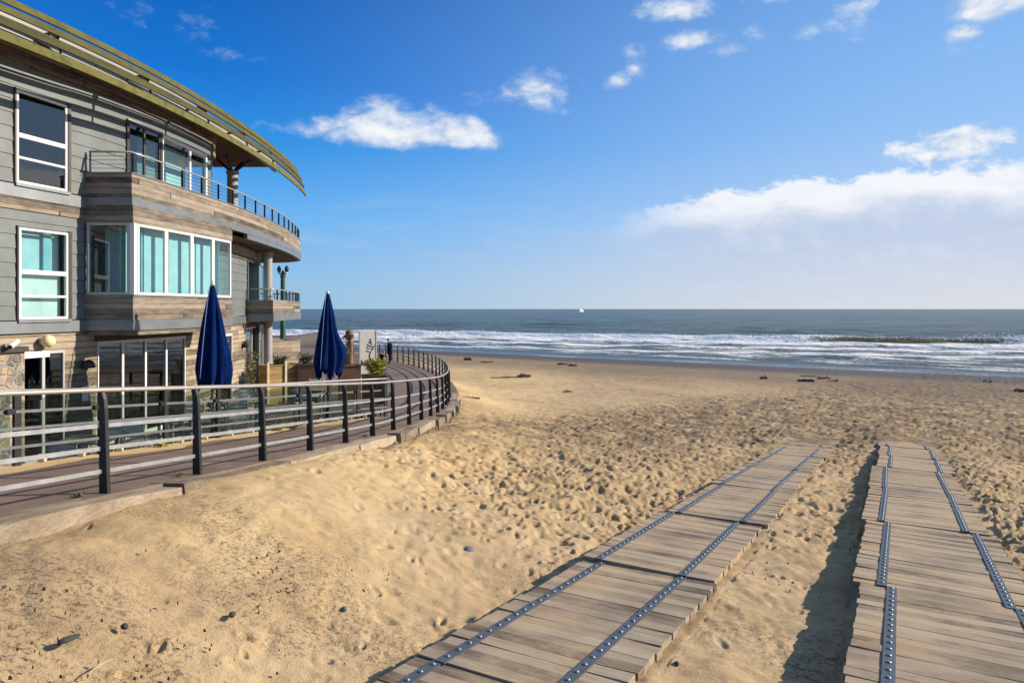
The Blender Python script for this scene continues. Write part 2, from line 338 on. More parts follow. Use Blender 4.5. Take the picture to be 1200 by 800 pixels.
def sea_material():
    m, t, b = mat('sea_water')
    co = t.new('ShaderNodeTexCoord').outputs['Object']
    at = t.new('ShaderNodeAttribute', attribute_name='foam'); foam0 = at.outputs['Fac']
    s = t.v('DOT_PRODUCT', t.v('SUBTRACT', co, (P0[0], P0[1], 0)), (SN[0], SN[1], 0))
    q = t.v('DOT_PRODUCT', t.v('SUBTRACT', co, (P0[0], P0[1], 0)), (ST[0], ST[1], 0))
    st = t.comb(t.m('MULTIPLY', q, 0.35), s, 0.0)
    n1 = t.noise(st, 0.27, 8, 0.70, 0.5); n2 = t.noise(co, 1.9, 6, 0.7)
    lace = t.m('ADD', t.m('MULTIPLY', n1, 0.65), t.m('MULTIPLY', n2, 0.35))
    foam = t.ss(t.m('ADD', foam0, t.m('MULTIPLY', t.m('SUBTRACT', lace, 0.5), 2.5)), 0.34, 0.60)
    # small whitecaps further out
    cap = t.m('MULTIPLY', t.ss(t.noise(t.comb(t.m('MULTIPLY', q, 0.05), t.m('MULTIPLY', s, 0.12), 2.0), 1.0, 9, 0.72), 0.70, 0.74), t.ss(s, 80, 140))
    foam = t.m('MAXIMUM', foam, t.m('MULTIPLY', cap, 0.8))
    tone = t.noise(t.comb(t.m('MULTIPLY', q, 0.012), t.m('MULTIPLY', s, 0.03), 0.0), 1.0, 6, 0.6)
    deep = t.ramp(tone, [(0.35, (0.066, 0.092, 0.076)), (0.65, (0.125, 0.150, 0.122))])
    br = t.new('ShaderNodeAttribute', attribute_name='silt').outputs['Fac']
    deep = t.mix(br, deep, (0.17, 0.135, 0.055))
    shal = t.ss(s, 14, -3)
    deep = t.mix(t.m('MULTIPLY', shal, 0.75), deep, (0.105, 0.105, 0.125))
    t.l.new(t.mix(foam, deep, (0.80, 0.82, 0.84)), b.inputs['Base Color'])
    t.l.new(t.m('ADD', t.m('MULTIPLY', foam, 0.55), SEA_ROUGH), b.inputs['Roughness'])
    b.inputs['IOR'].default_value = 1.33; b.inputs['Specular IOR Level'].default_value = 0.30
    w1 = t.noise(t.comb(t.m('MULTIPLY', q, 0.35), s, 0.0), 0.33, 8, 0.66, 0.4)
    w2 = t.noise(t.comb(t.m('MULTIPLY', q, 0.02), t.m('MULTIPLY', s, 0.06), 0.0), 1.0, 8, 0.7)
    amp = t.ss(s, 2, 18, 0.10, 1.0)
    h = t.m('MULTIPLY', t.m('ADD', t.m('MULTIPLY', w1, 0.5), t.m('ADD', t.m('MULTIPLY', w2, 3.0), t.m('MULTIPLY', n2, 0.12))), amp)
    bump(t, b, t.m('ADD', h, t.m('MULTIPLY', foam, 0.12)), 1.0, 1.0)
SEA_ROUGH = 0.30
sea_material()

# ------------------------------------------------------------------ mesh helpers
class MB:
    def __init__(s): s.v = []; s.f = []; s.uv = []; s.mi = []
    def face(s, idx, uv=None, mi=0):
        s.f.append(tuple(idx)); s.uv.append(uv if uv else [(0, 0)]*len(idx)); s.mi.append(mi)
    def quad(s, pts, uv=None, mi=0):
        n = len(s.v); s.v += [tuple(p) for p in pts]; s.face(range(n, n+len(pts)), uv, mi)
    def hexa(s, b, t_, uvlen=None, mi=0):
        """box from 4 bottom + 4 top corners (same order); uv = (length along first edge, height)"""
        n = len(s.v); s.v += [tuple(p) for p in b]+[tuple(p) for p in t_]
        V = [Vector(p) for p in list(b)+list(t_)]
        ox = s._uo(V[0])
        for q in ((0, 1, 5, 4), (1, 2, 6, 5), (2, 3, 7, 6), (3, 0, 4, 7), (3, 2, 1, 0), (4, 5, 6, 7)):
            L = (V[q[1]]-V[q[0]]).length; H = (V[q[3]]-V[q[0]]).length
            z0 = V[q[0]].z
            if q in ((3, 2, 1, 0), (4, 5, 6, 7)): uv = [(ox, 0), (ox+L, 0), (ox+L, H), (ox, H)]
            else: uv = [(ox, z0), (ox+L, z0), (ox+L, V[q[2]].z), (ox, V[q[3]].z)]
            s.face([n+i for i in q], uv, mi)
    def _uo(s, p): return p[0]*0.77+p[1]*1.31
    def box(s, c, size, rz=0.0, M=None, mi=0):
        hx, hy, hz = size[0]/2, size[1]/2, size[2]/2
        A = Matrix.Translation(Vector(c)) @ Matrix.Rotation(rz, 4, 'Z')
        if M is not None: A = M @ Matrix.Translation(Vector(c)) @ Matrix.Rotation(rz, 4, 'Z')
        p = [A @ Vector((x, y, z)) for z in (-hz, hz) for x, y in ((-hx, -hy), (hx, -hy), (hx, hy), (-hx, hy))]
        s.hexa(p[:4], p[4:], mi=mi)
    def fbox(s, F, u0, u1, v0, v1, n0, n1, mi=0):
        """box in a wall frame F (origin, along, up, outward)"""
        o, a, u, n = F
        P = lambda i, j, k: o+a*i+u*j+n*k
        s.hexa([P(u0, v0, n1), P(u1, v0, n1), P(u1, v0, n0), P(u0, v0, n0)], [P(u0, v1, n1), P(u1, v1, n1), P(u1, v1, n0), P(u0, v1, n0)], mi=mi)
    def tube(s, path, r, k=8, cap=True, mi=0, flat=None):
        path = [Vector(p) for p in path]; n0 = len(s.v); m = len(path)
        rs = r if hasattr(r, '__len__') else [r]*m
        L = 0
        us = []
        for i, p in enumerate(path):
            d = (path[min(i+1, m-1)]-path[max(i-1, 0)]).normalized()
            up = Vector((0, 0, 1)) if abs(d.z) < 0.95 else Vector((1, 0, 0))
            a = d.cross(up).normalized(); b = a.cross(d).normalized()
            if i: L += (p-path[i-1]).length
            us.append(L)
            for j in range(k):
                w = 2*math.pi*(j+.5)/k
                s.v.append(tuple(p+a*(math.cos(w)*rs[i])+b*(math.sin(w)*rs[i]*(flat or 1))))
        for i in range(m-1):
            for j in range(k):
                j2 = (j+1) % k
                s.face((n0+i*k+j, n0+i*k+j2, n0+(i+1)*k+j2, n0+(i+1)*k+j), [(us[i], j/k*.3), (us[i], (j+1)/k*.3), (us[i+1], (j+1)/k*.3), (us[i+1], j/k*.3)], mi)
        if cap:
            s.face([n0+j for j in range(k)][::-1], None, mi); s.face([n0+(m-1)*k+j for j in range(k)], None, mi)
    def lathe(s, c, prof, k=16, mi=0, wob=0.0):
        n0 = len(s.v); c = Vector(c)
        for (r, z) in prof:
            for j in range(k):
                w = 2*math.pi*j/k; rr = r*(1+wob*random.uniform(-1, 1))
                s.v.append((c.x+math.cos(w)*rr, c.y+math.sin(w)*rr, c.z+z))
        for i in range(len(prof)-1):
            for j in range(k):
                j2 = (j+1) % k
                s.face((n0+i*k+j, n0+i*k+j2, n0+(i+1)*k+j2, n0+(i+1)*k+j), None, mi)
        s.face([n0+j for j in range(k)][::-1], None, mi); s.face([n0+(len(prof)-1)*k+j for j in range(k)], None, mi)
    def build(s, name, m, parent=None, smooth=False, local=False, lift=True):
        me = bpy.data.meshes.new(name); off = Vector((0, 0, 0))
        if not local:
            off = Vector((0, 0, E)) if lift else Vector((0, 0, 0))
            p = parent
            while p is not None: off = off-p.location; p = p.parent
        me.from_pydata([(x+off.x, y+off.y, z+off.z) for x, y, z in s.v], [], s.f)
        uvl = me.uv_layers.new(name='UVMap'); k = 0
        flat = [c for u in s.uv for q in u for c in q]
        uvl.data.foreach_set('uv', flat)
        ms = m if isinstance(m, (list, tuple)) else [m]
        for q in ms: me.materials.append(MATS[q])
        if len(ms) > 1: me.polygons.foreach_set('material_index', s.mi)
        if smooth: me.polygons.foreach_set('use_smooth', [True]*len(s.f))
        me.update()
        o = bpy.data.objects.new(name, me); C.objects.link(o)
        if parent is not None: o.parent = parent
        return o
def tag(o, label=None, cat=None, group=None, kind=None):
    for k, v_ in (('label', label), ('category', cat), ('group', group), ('kind', kind)):
        if v_: o[k] = v_
    return o
def thing(name, loc, label, cat, group=None, rz=0.0):
    o = bpy.data.objects.new(name, None); C.objects.link(o)
    o.location = (loc[0], loc[1], loc[2]+E); o.rotation_euler = (0, 0, rz); o.empty_display_size = 0.2
    return tag(o, label, cat, group)
def copy_tree(o, parent=None):
    c = o.copy(); C.objects.link(c)
    if parent is not None: c.parent = parent
    for ch in list(o.children): copy_tree(ch, c)
    return c
def bevel(o, w=0.01, seg=2):
    b = o.modifiers.new('bevel', 'BEVEL'); b.width = w; b.segments = seg; b.limit_method = 'ANGLE'; b.angle_limit = R(40); return o
def arr(f): return np.vectorize(f)

# plan curves, X as a function of Y -------------------------------------------------
def spline(pts, deg):
    ys = np.array([p[0] for p in pts]); xs = np.array([p[1] for p in pts])
    c = np.polyfit(ys-18, xs, deg); return lambda y: float(np.polyval(c, y-18))
_w = spline([(14.3, -8.95), (16, -8.68), (18.2, -8.48), (20, -8.5), (22.4, -8.75), (25, -9.25)], 3)
def wall_x(y):
    a = -8.95+0.25*(y-14.3); k = min(1, max(0, (y-13.6)/1.6)); k = k*k*(3-2*k)
    return a*(1-k)+_w(y)*k
bay_x = spline([(14.3, -7.95), (16.2, -7.69), (18.2, -7.5)], 2)
balc_x = spline([(14.3, -7.95), (15.05, -7.88), (17.2, -7.78), (18.6, -7.66), (20.3, -7.68), (22.3, -7.82), (25.4, -8.25), (28.8, -8.9)], 3)
slat_x = spline([(8, -9.45), (11.1, -8.3), (15.1, -7.55), (19.6, -7.36), (23.2, -7.54), (26.3, -7.95)], 4)
def fence_x(y): return -2.3-58+math.sqrt(58**2-(y-22.5)**2)
_rear = [(6.0, -7.7), (9.26, -6.75), (12, -6.1), (14.3, -5.6), (16.5, -5.0), (18.3, -4.3), (19.6, -3.58)]
rear_x = spline(_rear, 3)
_pz = ([-2, 4, 7.3, 10.1, 12.8, 14.67, 18.3, 22, 26, 34, 48, 90], [-1.15, -1.68, -1.96, -2.23, -2.50, -2.68, -2.98, -3.28, -3.5, -3.6, -3.66, -3.7])
def prom_z(y): return float(np.interp(y, *_pz))
def curve_pts(f, y0, y1, n, off=0.0):
    """points along X=f(Y), shifted by off along the outward (+X side) normal"""
    out = []
    for i in range(n+1):
        y = y0+(y1-y0)*i/n; d = (f(y+.01)-f(y-.01))/.02
        L = math.hypot(1, d); out.append(Vector((f(y)+off/L, y-off*d/L, 0)))
    return out
def arc_len(P): return [0]+list(np.cumsum([(P[i+1]-P[i]).length for i in range(len(P)-1)]))
def band(mb, P, Q, z0, z1, zq0=None, zq1=None, mi=0, uoff=0.0, close=True):
    """solid band between outer plan line P and inner plan line Q"""
    zq0 = z0 if zq0 is None else zq0; zq1 = z1 if zq1 is None else zq1
    n = len(P); b = len(mb.v); L = arc_len(P)
    for i in range(n):
        mb.v += [(P[i].x, P[i].y, z0), (P[i].x, P[i].y, z1), (Q[i].x, Q[i].y, zq1), (Q[i].x, Q[i].y, zq0)]
    for i in range(n-1):
        k = b+4*i; u0, u1 = L[i]+uoff, L[i+1]+uoff; w = (P[i]-Q[i]).length
        mb.face((k, k+4, k+5, k+1), [(u0, z0), (u1, z0), (u1, z1), (u0, z1)], mi)
        mb.face((k+1, k+5, k+6, k+2), [(u0, 0), (u1, 0), (u1, w), (u0, w)], mi)
        mb.face((k+2, k+6, k+7, k+3), [(u0, z1), (u1, z1), (u1, z0), (u0, z0)], mi)
        mb.face((k+3, k+7, k+4, k), [(u0, w), (u1, w), (u1, 0), (u0, 0)], mi)
    if close:
        w = (P[0]-Q[0]).length
        mb.face((b, b+1, b+2, b+3), [(0, z0), (0, z1), (w, z1), (w, z0)], mi)
        k = b+4*(n-1); w = (P[-1]-Q[-1]).length
        mb.face((k+3, k+2, k+1, k), [(w, z0), (w, z1), (0, z1), (0, z0)], mi)
def cband(mb, f, y0, y1, z0, z1, o0, o1, n=None, mi=0, **k):
    n = n or max(2, int(abs(y1-y0)*2.5)); band(mb, curve_pts(f, y0, y1, n, o1), curve_pts(f, y0, y1, n, o0), z0, z1, mi=mi, **k)
def y_at(px, f, lo=6.0, hi=29.0):
    g = lambda y: f(y)/y-(px-600)/800
    for _ in range(60):
        md = (lo+hi)/2
        if g(md) < 0: lo = md
        else: hi = md
    return (lo+hi)/2
def frame_on(f, y0, y1, z, off=0.0):
    a, b = curve_pts(f, y0, y1, 1, off)
    al = (b-a); L = al.length; al.normalize(); up = Vector((0, 0, 1)); out = al.cross(up)
    return (Vector((a.x, a.y, z)), al, up, out), L

# ------------------------------------------------------------------ ground: beach, sea, promenade
_hs = ([-400, -100, -90, -80, -72, -66, -61, -51, -40, -30, -15, -6, 0, 12, 40, 200], [-1.6, -1.75, -1.9, -2.15, -2.72, -3.22, -3.68, -4.48, -4.95, -5.25, -5.75, -6.05, -6.2, -6.5, -7.3, -9])
def deck_z(y): return -2.57-.1008*(y-4.7)
def smooth01(x): x = np.clip(x, 0, 1); return x*x*(3-2*x)
def ground_h(X, Y):
    s = SN[0]*(X-P0[0])+SN[1]*(Y-P0[1])
    h = np.interp(s, *_hs)
    yy = np.clip(Y, -31, 76)
    fx = -60.3+np.sqrt(58.0**2-(yy-22.5)**2)+0.36
    d = X-fx
    zf = np.interp(Y, *_pz)-np.interp(Y, [3, 9, 12, 16, 20, 26, 34, 50], [.10, .11, .16, .26, .30, .34, .5, .8])
    w = np.exp(-(np.maximum(d, 0)/1.9)**2)
    h = h*(1-w)+zf*w
    h = h+0.06*np.exp(-((d-1.3)/0.8)**2)*smooth01((13-Y)/5)
    inside = smooth01((-d-.05)/.35); h = h-0.7*inside
    a = X-(Y-4.7)*.556
    clr = np.interp(a, [-1.3, -.9, .85, 1.5, 2.2, 4.0, 4.4], [.27, .26, .075, .16, .25, .07, .05])
    clr = clr*np.interp(Y, [4, 8, 14, 18.5, 21.6, 24.2], [1, 1, .85, .55, -.15, -1.0])+.02+.07*vnoise(X*1.3+2, Y*1.3, 41)*smooth01((Y-16)/4)
    zt = deck_z(Y)-clr
    w2 = smooth01((a+3.0)/2.0)*smooth01((6.6-a)/2.2)*smooth01((28.5-Y)/3.5)*smooth01((Y+1)/3)
    return h*(1-w2)+zt*w2
_T = {}
def vnoise(X, Y, seed):
    T = _T.get(seed)
    if T is None: T = _T[seed] = np.random.default_rng(seed).random((256, 256))
    xi = np.floor(X).astype(int); yi = np.floor(Y).astype(int); fx = X-xi; fy = Y-yi
    fx = fx*fx*(3-2*fx); fy = fy*fy*(3-2*fy)
    g = lambda i, j: T[(xi+i) & 255, (yi+j) & 255]
    return (g(0, 0)*(1-fx)+g(1, 0)*fx)*(1-fy)+(g(0, 1)*(1-fx)+g(1, 1)*fx)*fy-.5
def grid_obj(name, X, Y, Z, m, attrs=None):
    nr, nc = X.shape; me = bpy.data.meshes.new(name)
    co = np.stack([X, Y, Z], -1).reshape(-1, 3).astype(np.float32)
    i = np.arange(nr*nc).reshape(nr, nc)
    q = np.stack([i[:-1, :-1], i[:-1, 1:], i[1:, 1:], i[1:, :-1]], -1).reshape(-1, 4).astype(np.int32)
    me.vertices.add(len(co)); me.vertices.foreach_set('co', co.ravel())
    me.loops.add(q.size); me.loops.foreach_set('vertex_index', q.ravel())
    me.polygons.add(len(q)); me.polygons.foreach_set('loop_start', np.arange(0, q.size, 4, dtype=np.int32)); me.polygons.foreach_set('loop_total', np.full(len(q), 4, np.int32))
    me.polygons.foreach_set('use_smooth', np.ones(len(q), bool))
    for k, a in (attrs or {}).items():
        at = me.attributes.new(k, 'FLOAT', 'POINT'); at.data.foreach_set('value', a.astype(np.float32).ravel())
    me.update(); me.validate(); me.materials.append(MATS[m])
    o = bpy.data.objects.new(name, me); C.objects.link(o); return o

def make_sand():
    nr, nc = 1000, 860; ymin, ymax = 2.6, 135.0
    ly = np.linspace(math.log(ymin), math.log(ymax), nr); u = np.linspace(-1.02, 1.08, nc)
    Y = np.exp(ly)[:, None]*np.ones((1, nc)); X = Y*u[None, :]
    H = ground_h(X, Y)
    yy = np.clip(Y, -31, 76); d = X-(-60.3+np.sqrt(58.0**2-(yy-22.5)**2))
    s = SN[0]*(X-P0[0])+SN[1]*(Y-P0[1])
    trod = np.maximum(smooth01((s+92)/14), .75)*smooth01((-s-12)/14)          # how trodden
    a = X-(Y-4.7)*.556
    onb = (((a > -.95) & (a < .9)) | ((a > 2.15) & (a < 4.1))) & (Y < 23)
    H += 0.10*vnoise(X*.35, Y*.35, 1)*trod+0.05*vnoise(X*1.1+9, Y*1.1, 2)*trod+(0.036*vnoise(X*3.1, Y*3.1+5, 3)+0.015*vnoise(X*7+3, Y*7, 4)+.034*np.abs(vnoise(X*4.4+1.3*vnoise(X, Y, 53), Y*6, 51))+.010*vnoise(X*15, Y*15+3, 52))*(.35+.65*trod)
    H += .10*vnoise(Y*1.15, Y*0+3, 81)*np.exp(-((d-.35)/.6)**2)
    D = np.zeros_like(H)
    r = np.random.default_rng(11)
    def prints(N, ylo, yhi, acc, size, depth, wander=1.0):
        yv = np.exp(r.uniform(math.log(ylo), math.log(yhi), N*3) if wander else r.uniform(0, 1, N))
        # area-uniform sampling in the wedge
        yv = np.sqrt(r.uniform(ylo**2, yhi**2, N*3)); xv = yv*r.uniform(-.9, .95, N*3)
        keep = acc(xv, yv) > r.random(N*3); xv, yv = xv[keep][:N], yv[keep][:N]
        for x0, y0 in zip(xv, yv):
            L = size*r.uniform(.6, 1.25); Wd = L*r.uniform(.36, .6); th = r.uniform(0, math.pi*2); dp = depth*r.uniform(.45, 1.35); rad = L*1.25
            i0 = int((math.log(max(ymin, y0-rad))-ly[0])/(ly[1]-ly[0])); i1 = int((math.log(min(ymax, y0+rad))-ly[0])/(ly[1]-ly[0]))+2
            j0 = int(((x0-rad)/y0-u[0])/(u[1]-u[0]))-1; j1 = int(((x0+rad)/y0-u[0])/(u[1]-u[0]))+2
            i0, j0 = max(i0, 0), max(j0, 0); i1, j1 = min(i1, nr), min(j1, nc)
            if i1-i0 < 2 or j1-j0 < 2: continue
            xx = X[i0:i1, j0:j1]-x0; y2 = Y[i0:i1, j0:j1]-y0
            p = (xx*math.cos(th)+y2*math.sin(th))/(L/2); q = (-xx*math.sin(th)+y2*math.cos(th))/(Wd/2)
            e = np.sqrt(p*p+q*q)*(1+.38*vnoise((xx+x0)*9/(L*3), (y2+y0)*9/(L*3), 61)+.25*vnoise((xx+x0)*22, (y2+y0)*22, 62))
            bowl = -dp*(1-smooth01((e-.25)/.85)); rim = .34*dp*np.exp(-((e-1.25)/.28)**2)*(1+.7*np.clip(p, -1, 1))
            D[i0:i1, j0:j1] += bowl+rim
    fx = lambda xv, yv: xv-(-60.3+np.sqrt(58.0**2-(np.clip(yv, -31, 76)-22.5)**2))
    sf = lambda xv, yv: SN[0]*(xv-P0[0])+SN[1]*(yv-P0[1])
    sm = lambda v: smooth01(v)
    rough_ = lambda xv, yv: .10+.90*sm((xv-(yv-27)*1.0)/5+.5)
    bare = lambda xv, yv: rough_(xv, yv)*(1-.78*sm((3.4-fx(xv, yv)+.0*yv)/2.2))*(fx(xv, yv) > .3)
    lane = lambda x, y: 1-.8*((x-(y-4.7)*.556 > .7) & (x-(y-4.7)*.556 < 2.4) & (y < 17))
    prints(19000, 4, 26, lambda x, y: bare(x, y)*lane(x, y)*(.03+.97*sm((y-7+.35*x)/5)), .155, .042)
    prints(24000, 9, 45, lambda x, y: bare(x, y)*lane(x, y)*(.10+.90*sm((sf(x, y)+72)/8)*sm((-sf(x, y)-30)/9)*sm((x+3)/9)), .20, .085)
    prints(4200, 20, 80, lambda x, y: rough_(x, y)*(fx(x, y) > .8)*sm((-sf(x, y)-14)/12)*(.12+.88*sm((x-4)/8)), .36, .13)
    prints(700, 4, 14, lambda x, y: (fx(x, y) > 1.6)*lane(x, y)*sm((x+2.2)/1.5), .24, .026)
    D = np.where(D > 0, .05*np.tanh(D/.05), -.15*np.tanh(-D/.15))
    for _ in range(1): D[1:-1, 1:-1] = .5*D[1:-1, 1:-1]+.125*(D[:-2, 1:-1]+D[2:, 1:-1]+D[1:-1, :-2]+D[1:-1, 2:])
    rz = smooth01((X-(Y-27))/5+.5)*smooth01((Y-7+.35*X)/5)*(d > .3)
    D = D+rz*(.11*vnoise(X*3.4+1.5*vnoise(X, Y, 71), Y*4.6, 72)+.07*np.abs(vnoise(X*7, Y*9+2, 73)))
    nb = smooth01((11-Y)/5)*(d > .3)
    D = D+nb*(.040*vnoise(X*2.2+.8*vnoise(X*3, Y*3, 75), Y*6.5, 74)+.045*np.abs(vnoise(X*6+vnoise(X*4, Y*4, 76), Y*11, 77))*smooth01((X+.22*Y+1.6)/1.5))
    # wind-drawn ripples where the sand is less trodden
    rip = 0.012*np.sin((X*.35-Y*1.0)*8.5+7*vnoise(X*.8, Y*.8, 6)+3*vnoise(X*2.3, Y*2.3, 8))*smooth01((8-d)/4)*trod*(.5+vnoise(X*.9+4, Y*.9, 9))
    D = (D+rip)*np.where(onb, .12, 1)*smooth01((d-.25)/.5)*np.interp(Y, [0, 60, 100], [1, 1, .3])
    grid_obj('sand', X, Y, H+D+E, 'sand')['kind'] = 'structure'
    # the rest of the shore, out of the picture: coarse sheet under and behind
    gx = np.linspace(-260, 260, 131); gy = np.linspace(-160, 160, 81); GX, GY = np.meshgrid(gx, gy)
    GZ = ground_h(GX, GY); fan = (GY > -1) & (np.abs(GX) < np.maximum(GY, 0)*1.1+9) & (GY < 136)
    GZ = GZ-np.where(fan, 1.6, 0.02)-np.where(GX < -9, 1.6, 0)
    grid_obj('ground', GX, GY, GZ+E, 'sand')['kind'] = 'structure'
make_sand()

def make_sea():
    s0 = np.arange(-9, 118, .55); s1 = [s0[-1]]
    while s1[-1] < 60000: s1.append(s1[-1]+max(.6, (s1[-1]-100)*.018))
    s = np.concatenate([s0, s1[1:]]); v_ = np.linspace(-1.6, 1.6, 680)
    S = s[:, None]*np.ones((1, len(v_))); T = v_[None, :]*(150+2.4*np.maximum(S, 0))
    X = P0[0]+SN[0]*S+ST[0]*T; Y = P0[1]+SN[1]*S+ST[1]*T
    near = smooth01((260-S)/140)
    jag = 5*vnoise(T*.03, T*0+3, 21)+2.2*vnoise(T*.12, T*0+5, 22)
    sc = 55+.27*np.clip(T, -120, 160)+jag
    def bore(c, h, wf, wb):
        e = S-c; return h*np.where(e < 0, np.exp(-(e/wf)**2), np.exp(-(e/wb)**2))
    # the standing, unbroken face (in the picture: olive-brown, lower right) and the broken crest elsewhere
    open_ = np.exp(-((T-51)/12.0)**2)+.85*np.exp(-((T-82)/4.5)**2)
    brk = np.clip(1-open_, 0, 1); brk = np.maximum(brk, 1.0*np.exp(-((T-71)/6)**2))
    am = 1.0+.5*vnoise(T*.06, T*0+1, 23)
    tail = smooth01((112-T)/18)
    Z = bore(sc, 1, 1.3, 4.5)*(am+.25*np.exp(-((T-66)/24)**2))*(.35+.65*tail)
    Z += bore(sc-15+2*jag*.3, .42, .8, 3.0)+bore(sc-29, .30, .7, 2.5)+bore(sc-41, .15, .5, 2.0)
    for off, h in ((24, .5), (48, .42), (80, .4), (125, .35), (170, .3)):
        j2 = 7*vnoise(T*.02, T*0+off, int(off)); Z += h*np.exp(-((S-sc-off-j2)/5.0)**2)*(.5+1.0*(vnoise(T*.018, T*0+off*2, 40+int(off))+.5))
    Z += near*(.34*vnoise(T*.10, S*.24, 24)+.26*vnoise(T*.3+4, S*.6, 25))*smooth01((S-4)/14)+.55*vnoise(T*.05, S*.13, 26)*smooth01((S-60)/40)*smooth01((900-S)/500)
    e = S-sc
    foam = smooth01((S-3.0)/6)*smooth01((-e+1.0)/2.5)*(.39+.24*smooth01((e+22)/18))   # the soup between breaker and shore
    for c, w in ((sc-1.0, 1.9), (sc-15+.6*jag, 1.5), (sc-29, 1.3), (sc-41, 1.0)): foam = np.maximum(foam, .86*np.exp(-((S-c)/w)**2)*smooth01((S-2)/4))
    face = np.exp(-((e+1.2)/1.5)**2)*np.clip(1-brk, 0, 1)
    foam = foam*(1-.98*np.clip(face*1.6, 0, 1))
    crest = np.exp(-((e-.2)/.5)**2)
    foam = np.maximum(foam, crest*(.25+.55*brk)*tail*(.4+1.2*(vnoise(T*.09, T*0+2, 31)+.5)))
    foam = np.where(e > 3.2, np.minimum(foam, .12), foam)
    edge = np.exp(-((S-1.2-1.6*vnoise(T*.05, T*0+7, 33)*2)/.5)**2); foam = np.maximum(foam, .52*edge)
    foam = np.maximum(foam, .30*smooth01((S-2)/2)*smooth01((8-S)/5))
    silt = np.clip(face*1.5, 0, 1)*.9
    Z = Z*smooth01((S+1)/5)-.012*np.maximum(-S, 0)
    o = grid_obj('sea', X, Y, Z, 'sea_water', {'foam': foam, 'silt': silt}); o['kind'] = 'structure'
    # blown spray over the plunging crest: fine drops
    r = np.random.default_rng(8); m = MB(); n = 0
    ti = np.linspace(-1.6, 1.6, 680)
    for _ in range(9000):
        tt = r.choice([r.normal(72, 6), r.normal(53, 14), r.uniform(-70, 110)], p=[.45, .25, .3])
        jx = float(5*vnoise(np.array([tt*.03]), np.array([3.0]), 21)[0]+2.2*vnoise(np.array([tt*.12]), np.array([5.0]), 22)[0])
        ss_ = 55+.27*min(160, max(-120, tt))+jx+r.normal(.3, 1.0)
        amp = 1.0+.5*float(vnoise(np.array([tt*.06]), np.array([1.0]), 23)[0])
        z = amp*(.75+.1*r.random())+abs(r.normal(0, .34))*(1.3 if 60 < tt < 86 else .6)
        p = P0+SN*ss_+ST*tt; c = Vector((p[0], p[1], z)); q = r.uniform(.04, .15)
        d1 = Vector(r.normal(0, 1, 3)).normalized()*q; d2 = Vector(r.normal(0, 1, 3)).normalized()*q; d3 = Vector(r.normal(0, 1, 3)).normalized()*q
        k = len(m.v); m.v += [tuple(c+d1), tuple(c+d2), tuple(c+d3), tuple(c-d1-d2*.5)]
        for f in ((0, 1, 2), (0, 2, 3), (0, 3, 1), (1, 3, 2)): m.face([k+i for i in f])
    tag(m.build('wave_spray', 'spray_white', None, lift=False), 'white spray blown off the breaking wave crests', 'spray', kind='stuff')
make_sea()

def make_promenade():
    mb = MB(); ys = [(-6+i*.6) for i in range(0, 150)]
    for y0, y1 in zip(ys[:-1], ys[1:]):
        def left(y):
            if y < 19.6: return rear_x(max(y, 4))-.12-(max(0, 4-y)*.5)
            return -34.0
        def right(y): return fence_x(min(max(y, -30), 75))+.12
        l0 = left(y0) if y1 <= 19.65 else (left(y0) if y0 < 19.5 else -34.0); l1 = left(y1) if y0 < 19.3 and y1 < 19.61 else l0 if y1 > 19.6 and y0 < 19.3 else left(y1)
        a, b = prom_z(y0), prom_z(y1)
        P = [(l0, y0, a), (right(y0), y0, a), (right(y1), y1, b), (l1, y1, b)]
        mb.quad(P)
        for i, j in ((1, 2), (3, 0)): mb.quad([P[j], P[i], (P[i][0], P[i][1], P[i][2]-1.6), (P[j][0], P[j][1], P[j][2]-1.6)])
    tag(mb.build('promenade', 'promenade_surface'), kind='structure')
    mb = MB(); n = 30
    for i in range(n):
        y0, y1 = 5+i*(14.55/n), 5+(i+1)*(14.55/n); mb.quad([(-10.5, y0, -2.95), (rear_x(y0)-.12, y0, -2.95), (rear_x(y1)-.12, y1, -2.95), (-10.5, y1, -2.95)])
    mb.quad([(-14, 19.55, -2.95), (-3.75, 19.55, -2.95), (-4.0, 21.2, -2.95), (-14, 21.2, -2.95)]); mb.quad([(-14, 21.2, -2.95), (-4.0, 21.2, -2.95), (-4.0, 21.2, -3.6), (-14, 21.2, -3.6)])
    mb.quad([(-4.0, 21.2, -2.95), (-3.75, 19.55, -2.95), (-3.75, 19.55, -3.6), (-4.0, 21.2, -3.6)])
    tag(mb.build('terrace_floor', 'terrace_paving'), kind='structure')
    # sandy verge along the glass barrier
    mb = MB(); n = 46; r = np.random.default_rng(3)
    for i in range(n):
        y0, y1 = 5+i*(14.2/n), 5+(i+1)*(14.2/n)
        if i == 0: w0 = .3
        w1 = .30+.16*math.sin(i*.7)+r.uniform(-.08, .08)
        mb.quad([(rear_x(y0)-.05, y0, prom_z(y0)+.03), (rear_x(y0)+w0, y0, prom_z(y0)+.004), (rear_x(y1)+w1, y1, prom_z(y1)+.004), (rear_x(y1)-.05, y1, prom_z(y1)+.03)]); w0 = w1
    tag(mb.build('sand_drift', 'sand'), kind='structure')
make_promenade()

